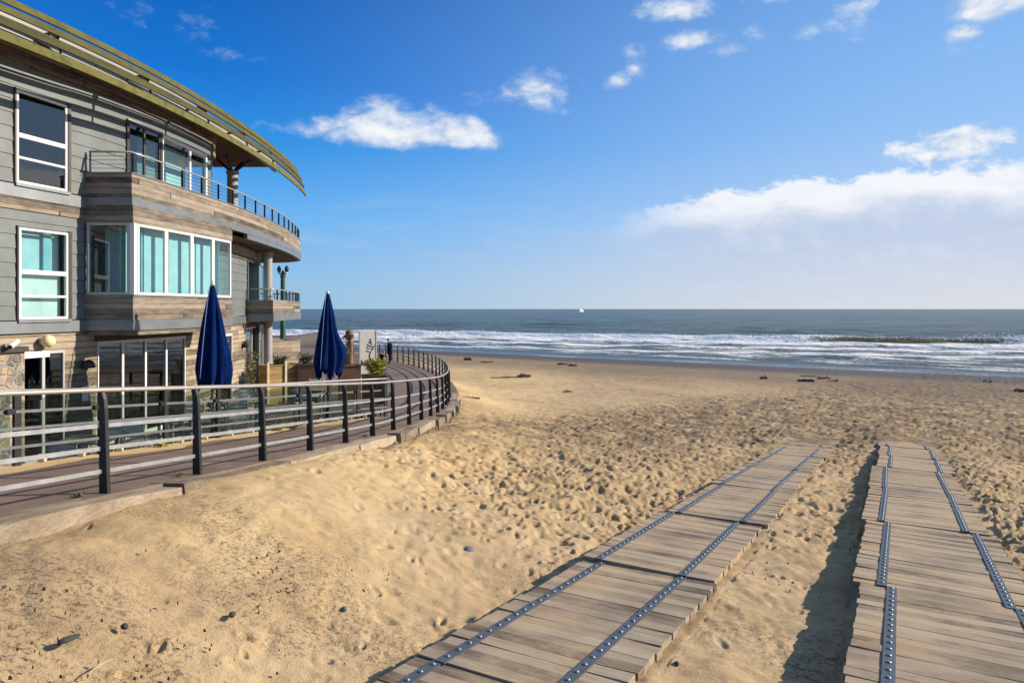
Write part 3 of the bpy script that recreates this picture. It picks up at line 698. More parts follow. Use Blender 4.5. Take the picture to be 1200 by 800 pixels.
# ------------------------------------------------------------------ the building
BLD = thing('beach_building', (-9.0, 16.0, -2.95), 'curved timber and grey board apartment building with balconies and mossy slatted eaves', 'building')
def cladding(mb, f, ya, yb, za, zb, row, holes, off=0.0):
    """lapped boards along a curved wall, left out where the openings are; holes = (y0, y1, z0, z1)"""
    zs = list(np.arange(za, zb-1e-6, row))+[zb]
    for z0, z1 in zip(zs[:-1], zs[1:]):
        cuts = sorted({z0, z1} | {z for h in holes for z in h[2:] if z0+.004 < z < z1-.004})
        for c0, c1 in zip(cuts[:-1], cuts[1:]):
            iv = [(ya, yb)]
            for (h0, h1, q0, q1) in holes:
                if q0 < (c0+c1)/2 < q1:
                    iv = [p for a, b in iv for p in ((a, min(b, h0)), (max(a, h1), b)) if p[1]-p[0] > 1e-3]
            for a, b in iv:
                n = max(1, int((b-a)*2.2)); k0 = (z1-c0)/(z1-z0); k1 = (z1-c1)/(z1-z0)
                P0_, P1_ = curve_pts(f, a, b, n, off+.004+.016*k0), curve_pts(f, a, b, n, off+.004+.016*k1)
                Q = curve_pts(f, a, b, n, off-.10)
                base = len(mb.v); g = .006 if c0 == z0 else 0
                for i in range(n+1):
                    mb.v += [(P0_[i].x, P0_[i].y, c0+g), (P1_[i].x, P1_[i].y, c1), (Q[i].x, Q[i].y, c1), (Q[i].x, Q[i].y, c0+g)]
                for i in range(n):
                    k = base+4*i; u0 = a+(b-a)*i/n; u1 = a+(b-a)*(i+1)/n
                    for q in ((0, 4, 5, 1), (1, 5, 6, 2), (3, 7, 4, 0)): mb.face([k+j for j in q], [(u0, c0), (u1, c0), (u1, c1), (u0, c1)])
                mb.face((base, base+1, base+2, base+3)); k = base+4*n; mb.face((k+3, k+2, k+1, k))
def window(F, L, H, bars_h=(), bars_v=(), glass_m='window_glass', frame_m='white_frame', fw=.05, back='curtain', dark_jamb=True, depth=.10, back_d=.28, sill=True, back_split=None):
    """a framed window in wall frame F; heights of the cross bars in metres above the bottom"""
    m = MB()
    m.fbox(F, 0, L, 0, fw, -.03, .03); m.fbox(F, 0, L, H-fw, H, -.03, .03)
    m.fbox(F, 0, fw, fw, H-fw, -.03, .03); m.fbox(F, L-fw, L, fw, H-fw, -.03, .03)
    for h, w in bars_h: m.fbox(F, fw, L-fw, h, h+w, -.026, .026)
    for u, w in bars_v: m.fbox(F, u, u+w, fw, H-fw, -.027, .027)
    w_ = bevel(m.build('window', frame_m, BLD), .006, 1)
    m = MB(); m.fbox(F, fw-.01, L-fw+.01, fw-.01, H-fw+.01, -.006, .006)
    m.build('pane', glass_m, w_)
    m = MB()
    if back_split:
        for i, (u0, u1) in enumerate(back_split): m.fbox(F, u0, u1, .02, H-.02, -back_d-.02, -back_d)
    else: m.fbox(F, .0, L, .0, H, -back_d-.02, -back_d)
    m.build('curtain', back, w_)
    if sill:
        m = MB(); m.fbox(F, -.04, L+.04, -.06, -.002, -.05, .075); m.build('sill', 'zinc', w_)
    if dark_jamb:
        m = MB(); m.fbox(F, L+.002, L+.07, -.05, H+.03, -.12, .045); m.build('jamb', 'dark_frame', w_); m = MB(); m.fbox(F, -.03, -.002, -.05, H+.03, -.12, .03); m.build('jamb', 'dark_frame', w_)
    return w_

yA, yB = y_at(17, wall_x, 8, 16), y_at(77, wall_x, 8, 16)
holesU = [(yA, yB+.09, 2.32, 4.14)]; holesL = [(yA+.05, yB+.10, -.25, 1.56)]
yC, yD, yE = y_at(148, wall_x), y_at(186, wall_x), 18.9
holesU += [(yC, yE, 1.9, 4.30)]
y1a, y1b = y_at(289, wall_x), y_at(311, wall_x)
holesL += [(14.5, 18.1, -.25, 1.75), (y1a, y1b, -.3, 1.78)]
m = MB()
cladding(m, wall_x, 8.5, 19.2, 2.36, 4.62, .26, holesU)
cladding(m, wall_x, 8.5, 24.6, -.22, 1.87, .27, holesL)
m.build('wall', 'grey_board', BLD)
m = MB()
cband(m, wall_x, 8.5, 14.35, 1.872, 2.10, -.10, .035)                      # timber string between the storeys
cband(m, wall_x, 18.2, 24.9, 1.60, 2.02, -.10, .05)                        # timber head over the far windows
cband(m, wall_x, 8.5, 19.2, 4.622, 4.80, -.1, .06); cband(m, wall_x, 8.5, 19.2, 4.803, 4.99, -.1, .10)
m.build('timber_fascia', 'cladding_timber', BLD)
m = MB()
cband(m, wall_x, 8.5, 14.33, 2.102, 2.335, -.10, .055); m.build('zinc_string', 'zinc', BLD)
m = MB(); cband(m, wall_x, 18.15, 24.6, -.46, -.232, -.10, .05); m.build('zinc_string', 'zinc', BLD)
m = MB(); cband(m, wall_x, 8.5, 14.33, -.46, -.232, -.10, .06)
m.build('zinc_string', 'zinc', BLD)
# rounded end of the upper storey
m = MB(); cx, cy, rr = wall_x(19.2)-.9, 19.2, .9
def arcp(r, a0=0, a1=90, n=10): return [Vector((cx+r*math.cos(R(a0+(a1-a0)*i/n)), cy+r*math.sin(R(a0+(a1-a0)*i/n)), 0)) for i in range(n+1)]
band(m, arcp(rr+.06), arcp(rr-.1), 4.302, 4.80); band(m, arcp(rr+.10), arcp(rr-.1), 4.803, 4.99)
m.build('timber_fascia', 'cladding_timber', BLD)
m = MB(); band(m, arcp(rr-.01), arcp(rr-.03), 1.95, 4.30); g_ = m.build('corner_glass', 'window_glass', BLD)
# the storeys behind: dark rooms, floors, back walls
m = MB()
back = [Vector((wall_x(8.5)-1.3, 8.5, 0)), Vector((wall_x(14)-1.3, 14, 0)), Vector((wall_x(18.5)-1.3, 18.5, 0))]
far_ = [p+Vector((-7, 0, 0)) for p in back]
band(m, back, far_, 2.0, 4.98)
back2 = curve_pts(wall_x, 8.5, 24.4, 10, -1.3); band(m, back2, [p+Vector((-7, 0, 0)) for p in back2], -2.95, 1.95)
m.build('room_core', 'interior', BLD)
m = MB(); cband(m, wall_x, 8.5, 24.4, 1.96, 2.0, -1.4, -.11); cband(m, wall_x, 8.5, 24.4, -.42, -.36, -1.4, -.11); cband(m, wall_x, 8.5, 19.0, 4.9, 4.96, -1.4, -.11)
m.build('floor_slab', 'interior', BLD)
# end wall of the lower storeys facing the sea
m = MB(); a = Vector((wall_x(24.6), 24.6, 0)); m.box((a.x-4.05, 24.63, -.45), (8.2, .12, 4.9)); m.build('end_wall', 'grey_board', BLD)

# windows of the left facade
F, L = frame_on(wall_x, yA, yB, 2.37, .02)
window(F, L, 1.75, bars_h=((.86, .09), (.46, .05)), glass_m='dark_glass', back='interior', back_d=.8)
F, L = frame_on(wall_x, yA+.05, yB+.02, -.20, .02)
wn = window(F, L, 1.74, bars_h=((.86, .09), (.42, .05)), back='curtain', back_d=.22)
m = MB(); m.fbox(F, .05, L-.05, .05, .88, -.16, -.13); m.build('blind', 'blind', wn)
m = MB(); m.fbox(F, L*.62, L*.78, .9, 1.7, -.19, -.15); m.build('curtain', 'curtain_dark', wn)
# upper glazing behind the balcony
F, L = frame_on(wall_x, yC, yD, 1.97, .02)
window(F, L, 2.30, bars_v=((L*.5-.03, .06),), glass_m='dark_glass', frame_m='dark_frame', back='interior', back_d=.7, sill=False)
m = MB(); m.fbox(F, -.02, L+.02, 2.302, 2.33, -.03, .05); m.build('window_head', 'white_frame', BLD)
F, L = frame_on(wall_x, yD+.06, yE, 1.97, .02)
window(F, L, 2.30, bars_v=((L*.60-.04, .08),), glass_m='window_glass', back='curtain', back_d=.6, sill=False, dark_jamb=False, fw=.08)
# far first-floor windows
F, L = frame_on(wall_x, y1a, y1b, -.25, .02)
window(F, L, 2.0, bars_v=((L*.45, .10),), glass_m='window_glass', frame_m='grey_frame', back='curtain_dark', back_d=.5, sill=False)

# the bay
BAY = MB()
yb0, yb1 = 14.3, 18.2
def bay_ring(mb, z0, z1, o, inset=.12):
    P = [Vector((wall_x(yb0)-.05, yb0-o, 0))]+[p for p in curve_pts(bay_x, yb0, yb1, 10, o)]
    P[1] = Vector((P[1].x, yb0-o, 0)); e = P[-1]; P[-1] = Vector((e.x, yb1+o, 0)); P.append(Vector((wall_x(yb1)-.05, yb1+o, 0)))
    Q = [Vector((wall_x(yb0)-.05, yb0+inset, 0))]+[p for p in curve_pts(bay_x, yb0, yb1, 10, -inset)]+[Vector((wall_x(yb1)-.05, yb1-inset, 0))]
    Q[1] = Vector((Q[1].x, yb0+inset, 0)); Q[-2] = Vector((Q[-2].x, yb1-inset, 0))
    band(mb, P, Q, z0, z1)
m = MB(); bay_ring(m, 1.80, 2.17, .03); bay_ring(m, -.228, .27, .03); bay_ring(m, -.55, -.452, .0); m.build('bay_cladding', 'cladding_timber', BLD)
m = MB(); bay_ring(m, -.45, -.23, .045); bay_ring(m, .272, .298, .06); m.build('bay_trim', 'zinc', BLD)
m = MB(); P = [Vector((wall_x(yb0), yb0+.02, 0))]+curve_pts(bay_x, yb0+.02, yb1-.02, 8, -.02)+[Vector((wall_x(yb1), yb1-.02, 0))]
for z in (-.52, .24, 1.84):
    b = len(m.v); m.v += [(p.x, p.y, z) for p in P]; m.face(list(range(b, b+len(P))), [(p.y, p.x) for p in P])
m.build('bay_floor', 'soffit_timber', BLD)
# bay glazing: the shaded end pane and four front panes
Fe = (Vector((wall_x(yb0)+.06, yb0-.01, .30)), Vector((1, 0, 0)), Vector((0, 0, 1)), Vector((0, -1, 0))); Le = bay_x(yb0)-wall_x(yb0)-.06
window(Fe, Le-.05, 1.50, glass_m='window_glass', frame_m='grey_frame', fw=.05, back='curtain_dark', back_d=.55, sill=False, dark_jamb=False, back_split=[(.05, .84)])
m = MB(); m.box((bay_x(yb0)-.0, yb0+.035, 1.05), (.10, .12, 1.495)); m.build('corner_post', 'white_frame', BLD)
ys_ = [14.42, 15.36, 16.33, 17.27, 18.18]
for i in range(4):
    F, L = frame_on(bay_x, ys_[i]+.004, ys_[i+1]-.004, .30, 0)
    sp = [[(.0, L*.55), (L*.60, L)], [(.0, L*.45), (L*.50, L)], [(0, L*.62), (L*.66, L)], [(0, L*.42)]][i]
    window(F, L, 1.50, glass_m='window_glass', fw=.055, back='curtain', back_d=.25, sill=False, dark_jamb=False, back_split=sp)
    m = MB(); m.fbox(F, 0, L, .02, 1.48, -.40, -.37); m.build('curtain', 'curtain_dark', BLD)
Fe = (Vector((bay_x(yb1), yb1+.01, .30)), Vector((-1, 0, 0)), Vector((0, 0, 1)), Vector((0, 1, 0)))
window(Fe, bay_x(yb1)-wall_x(yb1)-.06, 1.50, frame_m='white_frame', fw=.05, back='curtain_dark', back_d=.5, sill=False, dark_jamb=False, back_split=[(.1, .3)])

# upper balcony: curved parapet, zinc edge, deck, soffit
def balc_line(off, y0=14.3, n=26):
    P = curve_pts(balc_x, y0, 28.6, n, off)
    e = P[-1]; d = (P[-1]-P[-2]).normalized()
    ang = math.atan2(d.y, d.x); rad = 2.6-off*0
    for k in range(1, 9):                        # the nose of the balcony turns round to the left
        ang += R(13); e = e+Vector((math.cos(ang), math.sin(ang), 0))*.55; P.append(e)
    return P
def ring(mb, z0, z1, o, t=.10, y0=14.3):
    P = balc_line(o, y0); Q = balc_line(o-t, y0)
    A = Vector((wall_x(y0)-.05, y0-o, 0)); B_ = Vector((wall_x(y0)-.05, y0-o+t, 0))
    P[0] = Vector((P[0].x, y0-o, 0)); Q[0] = Vector((Q[0].x, y0-o+t, 0))
    band(mb, [A]+P, [B_]+Q, z0, z1)
m = MB(); ring(m, 2.335, 2.84, 0.0); m.build('parapet', 'cladding_timber', BLD)
m = MB(); ring(m, 2.172, 2.333, .03); P_ = balc_line(.02)[10:]; Q_ = balc_line(-.10)[10:]; band(m, P_, Q_, 2.03, 2.17); ring(m, 2.842, 2.865, .02, .14); m.build('balcony_edge', 'zinc', BLD)
m = MB(); P = balc_line(-.06)
for z in (2.05, 2.20):
    b = len(m.v); m.v += [(wall_x(14.5), 14.36, z)]+[(p.x, p.y, z) for p in P]+[(-12.5, P[-1].y, z), (-12.5, 20, z), (wall_x(19)-.3, 19, z)]
    m.face(list(range(b, len(m.v))), [(q[1], q[0]) for q in m.v[b:]])
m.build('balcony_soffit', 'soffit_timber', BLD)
# balcony rail
def rail_along(P, z0, ztop, spacing, wires, name='balcony_rail', postm='dark_steel', skip0=0):
    root = None
    m = MB(); m.tube([p+Vector((0, 0, ztop)) for p in P], .022, 6); root = m.build(name, 'handrail', BLD, smooth=True)
    L = arc_len(P); tot = L[-1]; k = 0; d = .02
    while d < tot:
        i = max(j for j in range(len(L)) if L[j] <= d); i = min(i, len(P)-2)
        q = P[i].lerp(P[i+1], (d-L[i])/(L[i+1]-L[i])); t_ = (P[i+1]-P[i]).normalized()
        mm = MB(); mm.box((q.x, q.y, (z0+ztop-.02)/2), (.012, .05, ztop-.02-z0), math.atan2(t_.y, t_.x)); mm.build('baluster', postm, root)
        d += spacing
    m = MB()
    for i in range(wires):
        z = z0+(ztop-z0)*(i+1)/(wires+1); m.tube([p+Vector((0, 0, z)) for p in P], .006, 4)
    m.build('wire', 'dark_steel', root)
    return root
P = balc_line(-.05); A = Vector((wall_x(14.3)+.08, 14.33, 0)); P[0] = Vector((P[0].x, 14.35, 0))
rail_along([A]+P, 2.866, 3.30, .90, 4)
# small first-floor balcony
def sb_line(o, y0=22.4):
    P = curve_pts(balc_x, y0, 28.5, 12, o); e = P[-1]; d = (P[-1]-P[-2]).normalized(); ang = math.atan2(d.y, d.x)
    for k in range(1, 7): ang += R(14); e = e+Vector((math.cos(ang), math.sin(ang), 0))*.5; P.append(e)
    return P
def ring2(mb, z0, z1, o, t=.09, y0=22.4):
    P, Q = sb_line(o), sb_line(o-t); P[0] = Vector((P[0].x, y0-o, 0)); Q[0] = Vector((Q[0].x, y0-o+t, 0))
    band(mb, [Vector((wall_x(y0)-.2, y0-o, 0))]+P, [Vector((wall_x(y0)-.2, y0-o+t, 0))]+Q, z0, z1)
m = MB(); ring2(m, -.16, .30, 0); m.build('parapet', 'cladding_timber', BLD)
m = MB(); ring2(m, -.40, -.162, .03); m.build('balcony_edge', 'zinc', BLD)
m = MB(); P = sb_line(-.06)
for z in (-.37, -.1):
    b = len(m.v); m.v += [(wall_x(22.4), 22.46, z)]+[(p.x, p.y, z) for p in P]+[(-12, P[-1].y, z), (-12, 25, z), (wall_x(24.6), 24.7, z)]
    m.face(list(range(b, len(m.v))), [(q[1], q[0]) for q in m.v[b:]])
m.build('balcony_soffit', 'soffit_timber', BLD)
P = sb_line(-.04); P[0] = Vector((P[0].x, 22.45, 0)); rail_along([Vector((wall_x(22.4)+.02, 22.45, 0))]+P, .302, .66, .75, 3)

# columns
def column(x, y, z0, z1, r, arms=False):
    m = MB(); m.lathe((x, y, 0), [(r*1.25, z0), (r*1.25, z0+.06), (r, z0+.08), (r, z1-.1), (r*1.2, z1-.08), (r*1.2, z1)], 16); c = m.build('column', 'column_paint', BLD, smooth=False)
    if arms:
        for dx, dy in ((.55, .1), (-.5, -.05), (.1, .55), (0, -.5)):
            mm = MB(); mm.tube([(x, y, z1-.05), (x+dx, y+dy, z1+.40)], .05, 8); mm.build('strut', 'dark_frame', c)
X_ = lambda px, y: (px-600)/800*y
column(X_(272.5, 22.6), 22.6, 2.2, 4.55, .17, True)
column(X_(314, 24.3), 24.3, -3.3, -.38, .15); column(X_(314, 24.3), 24.3, -.10, 2.03, .15)

# roof: soffit, pale edge panels, four mossy slats on brackets
def roof_line(o, y1=24.2): return curve_pts(lambda y: wall_x(min(y, 19.5))*.0+slat_x(y)-.72+.0, 8.0, y1, 34, o)
m = MB(); b = len(m.v); RP = roof_line(-.02); pts = [(p.x, p.y, 5.02) for p in RP]+[(-15.5, 24.2, 5.02), (-15.5, 8.0, 5.02)]
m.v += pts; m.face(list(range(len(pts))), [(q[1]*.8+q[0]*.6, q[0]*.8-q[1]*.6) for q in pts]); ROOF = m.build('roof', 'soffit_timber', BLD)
m = MB(); b = len(m.v); pts = [(p.x, p.y, 5.17) for p in RP]+[(-15.5, 24.2, 5.17), (-15.5, 8.0, 5.17)]; m.v += pts; m.face(list(range(len(pts)))); m.box((-12.4, 24.19, 5.09), (6.2, .05, .13)); m.build('roof_deck', 'zinc', ROOF)
m = MB(); band(m, roof_line(0), roof_line(-.05), 4.83, 5.20)
band(m, roof_line(.12, 21.0), roof_line(.09, 21.0), 4.80, 4.825); m.build('gutter_panel', 'roof_panel', ROOF)
for i, (z, o, yend, lean) in enumerate(((4.45, -.01, 26.6, .0), (4.71, -.04, 26.3, .0), (4.95, -.10, 26.0, .0), (5.14, -.17, 25.6, .0))):
    P = curve_pts(slat_x, 6.5, yend, 44, o); Q = curve_pts(slat_x, 6.5, yend, 44, o-.045)
    m = MB(); n = len(P); b = len(m.v); L = arc_len(P)
    P2 = curve_pts(slat_x, 6.5, yend, 44, o-lean); Q2 = curve_pts(slat_x, 6.5, yend, 44, o-lean-.04)
    for k in range(n):
        t_ = max(0, (k-(n-3))/2.0); zz = z-.10*t_*0; h = (.145, .14, .112, .112)[i]*(1-.5*t_)
        m.v += [(P[k].x, P[k].y, zz-.06), (P2[k].x, P2[k].y, zz-.06+h), (Q2[k].x, Q2[k].y, zz-.06+h), (Q[k].x, Q[k].y, zz-.06)]
    for k in range(n-1):
        q = b+4*k
        m.face((q, q+4, q+5, q+1), [(L[k], 0), (L[k+1], 0), (L[k+1], .17), (L[k], .17)]); m.face((q+1, q+5, q+6, q+2), [(L[k], .2), (L[k+1], .2), (L[k+1], .24), (L[k], .24)])
        m.face((q+2, q+6, q+7, q+3), [(L[k], 0), (L[k+1], 0), (L[k+1], .17), (L[k], .17)]); m.face((q+3, q+7, q+4, q), [(L[k], .2), (L[k+1], .2), (L[k+1], .24), (L[k], .24)])
    m.face((b+3, b+2, b+1, b)); k = b+4*(n-1); m.face((k, k+1, k+2, k+3))
    m.build('slat', 'moss_slat', ROOF)
yy = 7.6
while yy < 24:
    a = curve_pts(slat_x, yy, yy+.1, 1, -.06)[0]; b_ = curve_pts(slat_x, yy, yy+.1, 1, -.22)[0]; c_ = curve_pts(slat_x, yy, yy+.1, 1, -.74)[0]
    m = MB(); m.tube([(a.x-.03, a.y, 4.40), (b_.x-.05, b_.y, 5.08)], .022, 6); m.tube([(b_.x, b_.y, 4.90), (b_.x*.6+c_.x*.4, c_.y, 5.02), (c_.x, c_.y, 4.96)], .035, 6)
    m.tube([(a.x, a.y, 4.45), (a.x*.5+c_.x*.5, a.y, 4.72), (c_.x, c_.y, 4.90)], .028, 6)
    m.build('bracket', 'dark_frame', ROOF); yy += 2.35

# ground floor: timber wall, glazed doors, stone pier
def gz(px): return y_at(px, wall_x)
gA, gB = gz(114), gz(217.5)
hG = [(gz(24), gz(76), -2.95, -.82), (gA, gB, -2.95, -.70), (gz(258), gz(272), -2.95, -.75), (gz(287.5), gz(308.5), -2.95, -.62)]
m = MB(); cladding(m, wall_x, 8.5, 24.6, -2.95, -.462, .135, hG, off=-.02); m.build('timber_wall', 'lower_timber', BLD)
m = MB(); cband(m, wall_x, gA-.05, gB+.3, -.695, -.50, -.12, .035); m.build('lintel', 'brown_timber', BLD)
m = MB(); cband(m, wall_x, gz(285), gz(310), -.615, -.48, -.1, .03); m.build('lintel', 'brown_timber', BLD)
def door(y0, y1, z0, z1, leaves, fm, nm='door', white_head=False):
    F, L = frame_on(wall_x, y0+.01, y1-.01, z0, -.03); H = z1-z0; m = MB(); fw = .06
    m.fbox(F, 0, L, H-fw, H, -.04, .04); m.fbox(F, 0, L, 0, .09, -.04, .04)
    for i in range(leaves+1): u = L*i/leaves; m.fbox(F, max(0, u-fw/2), min(L, u+fw/2), .09, H-fw, -.037, .037)
    d_ = m.build(nm, fm, BLD)
    m = MB(); m.fbox(F, .02, L-.02, .05, H-.03, -.006, .006); m.build('pane', 'dark_glass', d_)
    m = MB(); m.fbox(F, L/leaves-.10, L/leaves-.07, 1.0, 1.18, .04, .075); m.build('handle', 'pole_metal', d_)
    if white_head:
        m = MB(); m.fbox(F, .0, L*.62, H-.12, H-.0, .045, .06); m.build('roller_blind', 'white_paint', d_)
    return d_
door(hG[0][0], hG[0][1], -2.95, -.82, 2, 'grey_frame', white_head=True)
door(gA, gB, -2.95, -.70, 4, 'white_frame', 'glazed_door')
door(hG[2][0], hG[2][1], -2.95, -.75, 1, 'white_frame')
door(hG[3][0], hG[3][1], -2.95, -.62, 3, 'white_frame', 'glazed_door')
m = MB(); cband(m, wall_x, 8.5, gz(22), -2.95, -.80, -.02, .14); m.build('stone_pier', 'rubble_stone', BLD)
m = MB(); cband(m, wall_x, 8.5, gz(23), -.797, -.70, -.02, .22); m.build('pier_cap', 'dark_stone', BLD)
m = MB(); F, L = frame_on(wall_x, gz(95.5), gz(101), -1.92, .0); m.fbox(F, 0, .16, 0, .30, .006, .02); m.build('notice', 'white_paint', BLD)

# lamps and camera fixed to the front
def on_wall(px, z, off): y = gz(px); p = curve_pts(wall_x, y, y+.01, 1, off)[0]; return Vector((p.x, p.y, z))
p = on_wall(50, -.63, .14); t = thing('wall_lamp', p, 'round cream globe lamp on the timber wall above the left door', 'lamp')
m = MB(); r = .125; m.lathe(p, [(r*math.sin(math.pi*i/10)+.001, -r*math.cos(math.pi*i/10)) for i in range(11)], 18); m.build('globe', 'globe_glass', t, smooth=True)
m = MB(); m.lathe(p+Vector((-.10, .0, 0)), [(.06, -.06), (.075, -.03), (.075, .03), (.06, .06)], 12); m.build('backplate', 'grey_frame', t)
p = on_wall(99.5, -1.17, .09); t = thing('wall_lamp', p, 'black half-dome downlight on timber wall left of the four-pane glazed doors', 'lamp')
m = MB(); m.lathe(p, [(.13, -.06), (.128, 0), (.10, .06), (.05, .10), (.005, .115)], 16); m.build('shade', 'black_paint', t, smooth=True)
m = MB(); m.box(p+Vector((-.09, 0, .01)), (.10, .10, .12)); m.build('backplate', 'black_paint', t)
p = on_wall(284, -1.15, .10); t = thing('wall_lamp', p, 'small black bracket lamp on timber wall between the umbrella and far glazed door', 'lamp')
m = MB(); m.lathe(p, [(.09, -.10), (.10, .02), (.04, .10)], 12); m.build('shade', 'black_paint', t); m = MB(); m.tube([p+Vector((-.10, 0, .08)), p+Vector((0, 0, .12)), p], .018, 6); m.build('bracket', 'black_paint', t)
p = on_wall(3, -.66, .26); t = thing('security_camera', p, 'small white security camera above the stone pier at left', 'camera')
m = MB(); m.tube([p+Vector((-.05, .16, .06)), p+Vector((.05, -.16, -.03))], .045, 10); m.build('housing', 'white_paint', t)
m = MB(); m.tube([p+Vector((.045, -.15, -.026)), p+Vector((.053, -.175, -.034))], .035, 10); m.build('lens', 'black_paint', t); m = MB(); m.tube([p+Vector((0, .05, .02)), p+Vector((-.16, .06, -.02))], .018, 6); m.build('bracket', 'white_paint', t)

# ------------------------------------------------------------------ front railing, glass barrier, timber edge
def along(f, y0, spacing, y1):
    ys = [y0]; 
    while ys[-1] < y1:
        d = (f(ys[-1]+.01)-f(ys[-1]-.01))/.02; ys.append(ys[-1]+spacing/math.hypot(1, d))
    return ys
def tang(f, y): d = (f(y+.01)-f(y-.01))/.02; return Vector((d, 1, 0)).normalized()
RAIL = thing('promenade_railing', (fence_x(7.27), 7.27, prom_z(7.27)), 'long curved railing of dark posts and grey bars along the promenade edge above the sand', 'railing')
ys = along(fence_x, 7.27, 1.42, 58); ys = [7.27-1.365*k for k in (4, 3, 2, 1)]+ys
def post_mesh(h=1.07):
    mb = MB(); w = .022
    # blade: wide foot, narrowing upward and bent towards the walkway (local -x) at the head
    prof = [(-.055, .055, -.12), (-.055, .055, .0), (-.056, .034, .55), (-.057, .020, .90), (-.062, .008, 1.0), (-.078, -.018, h)]
    for side in (-1, 1): pass
    n = len(mb.v)
    for a, b, z in prof: mb.v += [(a, -w, z), (b, -w, z), (b, w, z), (a, w, z)]
    for i in range(len(prof)-1):
        k = 4*i
        for q in ((0, 1, 5, 4), (1, 2, 6, 5), (2, 3, 7, 6), (3, 0, 4, 7)): mb.face([k+j for j in q])
    mb.face((3, 2, 1, 0)); k = 4*(len(prof)-1); mb.face((k, k+1, k+2, k+3)); return mb
pm = None
for y in ys:
    t_ = tang(fence_x, y); p = Vector((fence_x(y), y, prom_z(y)))
    if pm is None: pm = post_mesh().build('post', 'dark_steel', RAIL, local=True); o = pm
    else: o = pm.copy(); C.objects.link(o)
    o.location = p+Vector((0, 0, E))-RAIL.location; o.rotation_euler = (0, 0, math.atan2(t_.y, t_.x)-math.pi/2)
def fence_path(f, y0, y1, n, off, dz): 
    return [Vector((p.x, p.y, prom_z(y0+(y1-y0)*i/n)+dz)) for i, p in enumerate(curve_pts(f, y0, y1, n, off))]
m = MB(); m.tube(fence_path(fence_x, ys[0]-.3, ys[-1], 120, -.05, 1.095), .025, 8); m.build('handrail', 'handrail', RAIL, smooth=True)
for dz, off in ((.235, .035), (.475, .02), (.715, .0)):
    m = MB(); P = fence_path(fence_x, ys[0]-.3, ys[-1], 120, off+.006-.045, dz); Q = fence_path(fence_x, ys[0]-.3, ys[-1], 120, off-.006-.045, dz); hh = .022
    for i in range(len(P)-1): m.hexa([P[i]-Vector((0, 0, hh)), P[i+1]-Vector((0, 0, hh)), Q[i+1]-Vector((0, 0, hh)), Q[i]-Vector((0, 0, hh))], [P[i]+Vector((0, 0, hh)), P[i+1]+Vector((0, 0, hh)), Q[i+1]+Vector((0, 0, hh)), Q[i]+Vector((0, 0, hh))])
    m.build('bar', 'galvanised', RAIL)

BAR = thing('glass_barrier', (rear_x(9.26), 9.26, prom_z(9.26)), 'glass-backed terrace barrier with dark posts between the promenade and the building', 'barrier')
ry = [6.5, 7.85, 9.26, 10.65, 12.05, 13.5, 14.95, 16.3, 17.4, 18.5, 19.55]
for y in ry:
    t_ = tang(rear_x, y); rz = math.atan2(t_.y, t_.x)-math.pi/2; z = prom_z(y)
    m = MB(); m.box((rear_x(y), y, z+.49), (.045, .10, 1.02), rz); m.build('post', 'dark_steel', BAR)
    m = MB(); m.box((rear_x(y)+.03, y-.16, z+.78), (.05, .12, .07), rz); m.build('clamp', 'black_paint', BAR)
H_ = lambda y: np.interp(y, [6, 16, 19.6], [1.0, 1.02, 1.06])
m = MB(); m.tube([Vector((p.x, p.y, prom_z(6.2+13.4*i/30)+float(H_(6.2+13.4*i/30))+.03)) for i, p in enumerate(curve_pts(rear_x, 6.2, 19.6, 30))], .026, 8); m.build('handrail', 'handrail', BAR, smooth=True)
for dz in (.28, .53, .76):
    m = MB(); P = [Vector((p.x, p.y, prom_z(6.2+13.4*i/30)+dz)) for i, p in enumerate(curve_pts(rear_x, 6.2, 19.6, 30, .03))]
    for i in range(30): a, b = P[i], P[i+1]; v_ = Vector((0, 0, .02)); n_ = Vector((.01, 0, 0)); m.hexa([a-v_+n_, b-v_+n_, b-v_-n_, a-v_-n_], [a+v_+n_, b+v_+n_, b+v_-n_, a+v_-n_])
    m.build('bar', 'barrier_bar', BAR)
for y0, y1 in zip(ry[:-1], ry[1:]):
    F, L = frame_on(rear_x, y0+.05, y1-.05, (prom_z(y0)+prom_z(y1))/2+.08, -.06); m = MB(); m.fbox(F, 0, L, 0, .88, -.006, .006); m.build('glass_panel', 'barrier_glass', BAR)
    for q in (.28, .75):
        y = y0+(y1-y0)*q; m = MB(); m.box((rear_x(y)-.02, y, prom_z(y)+.085), (.10, .06, .11), .1); bevel(m.build('glass_shoe', 'cream_block', BAR), .01)

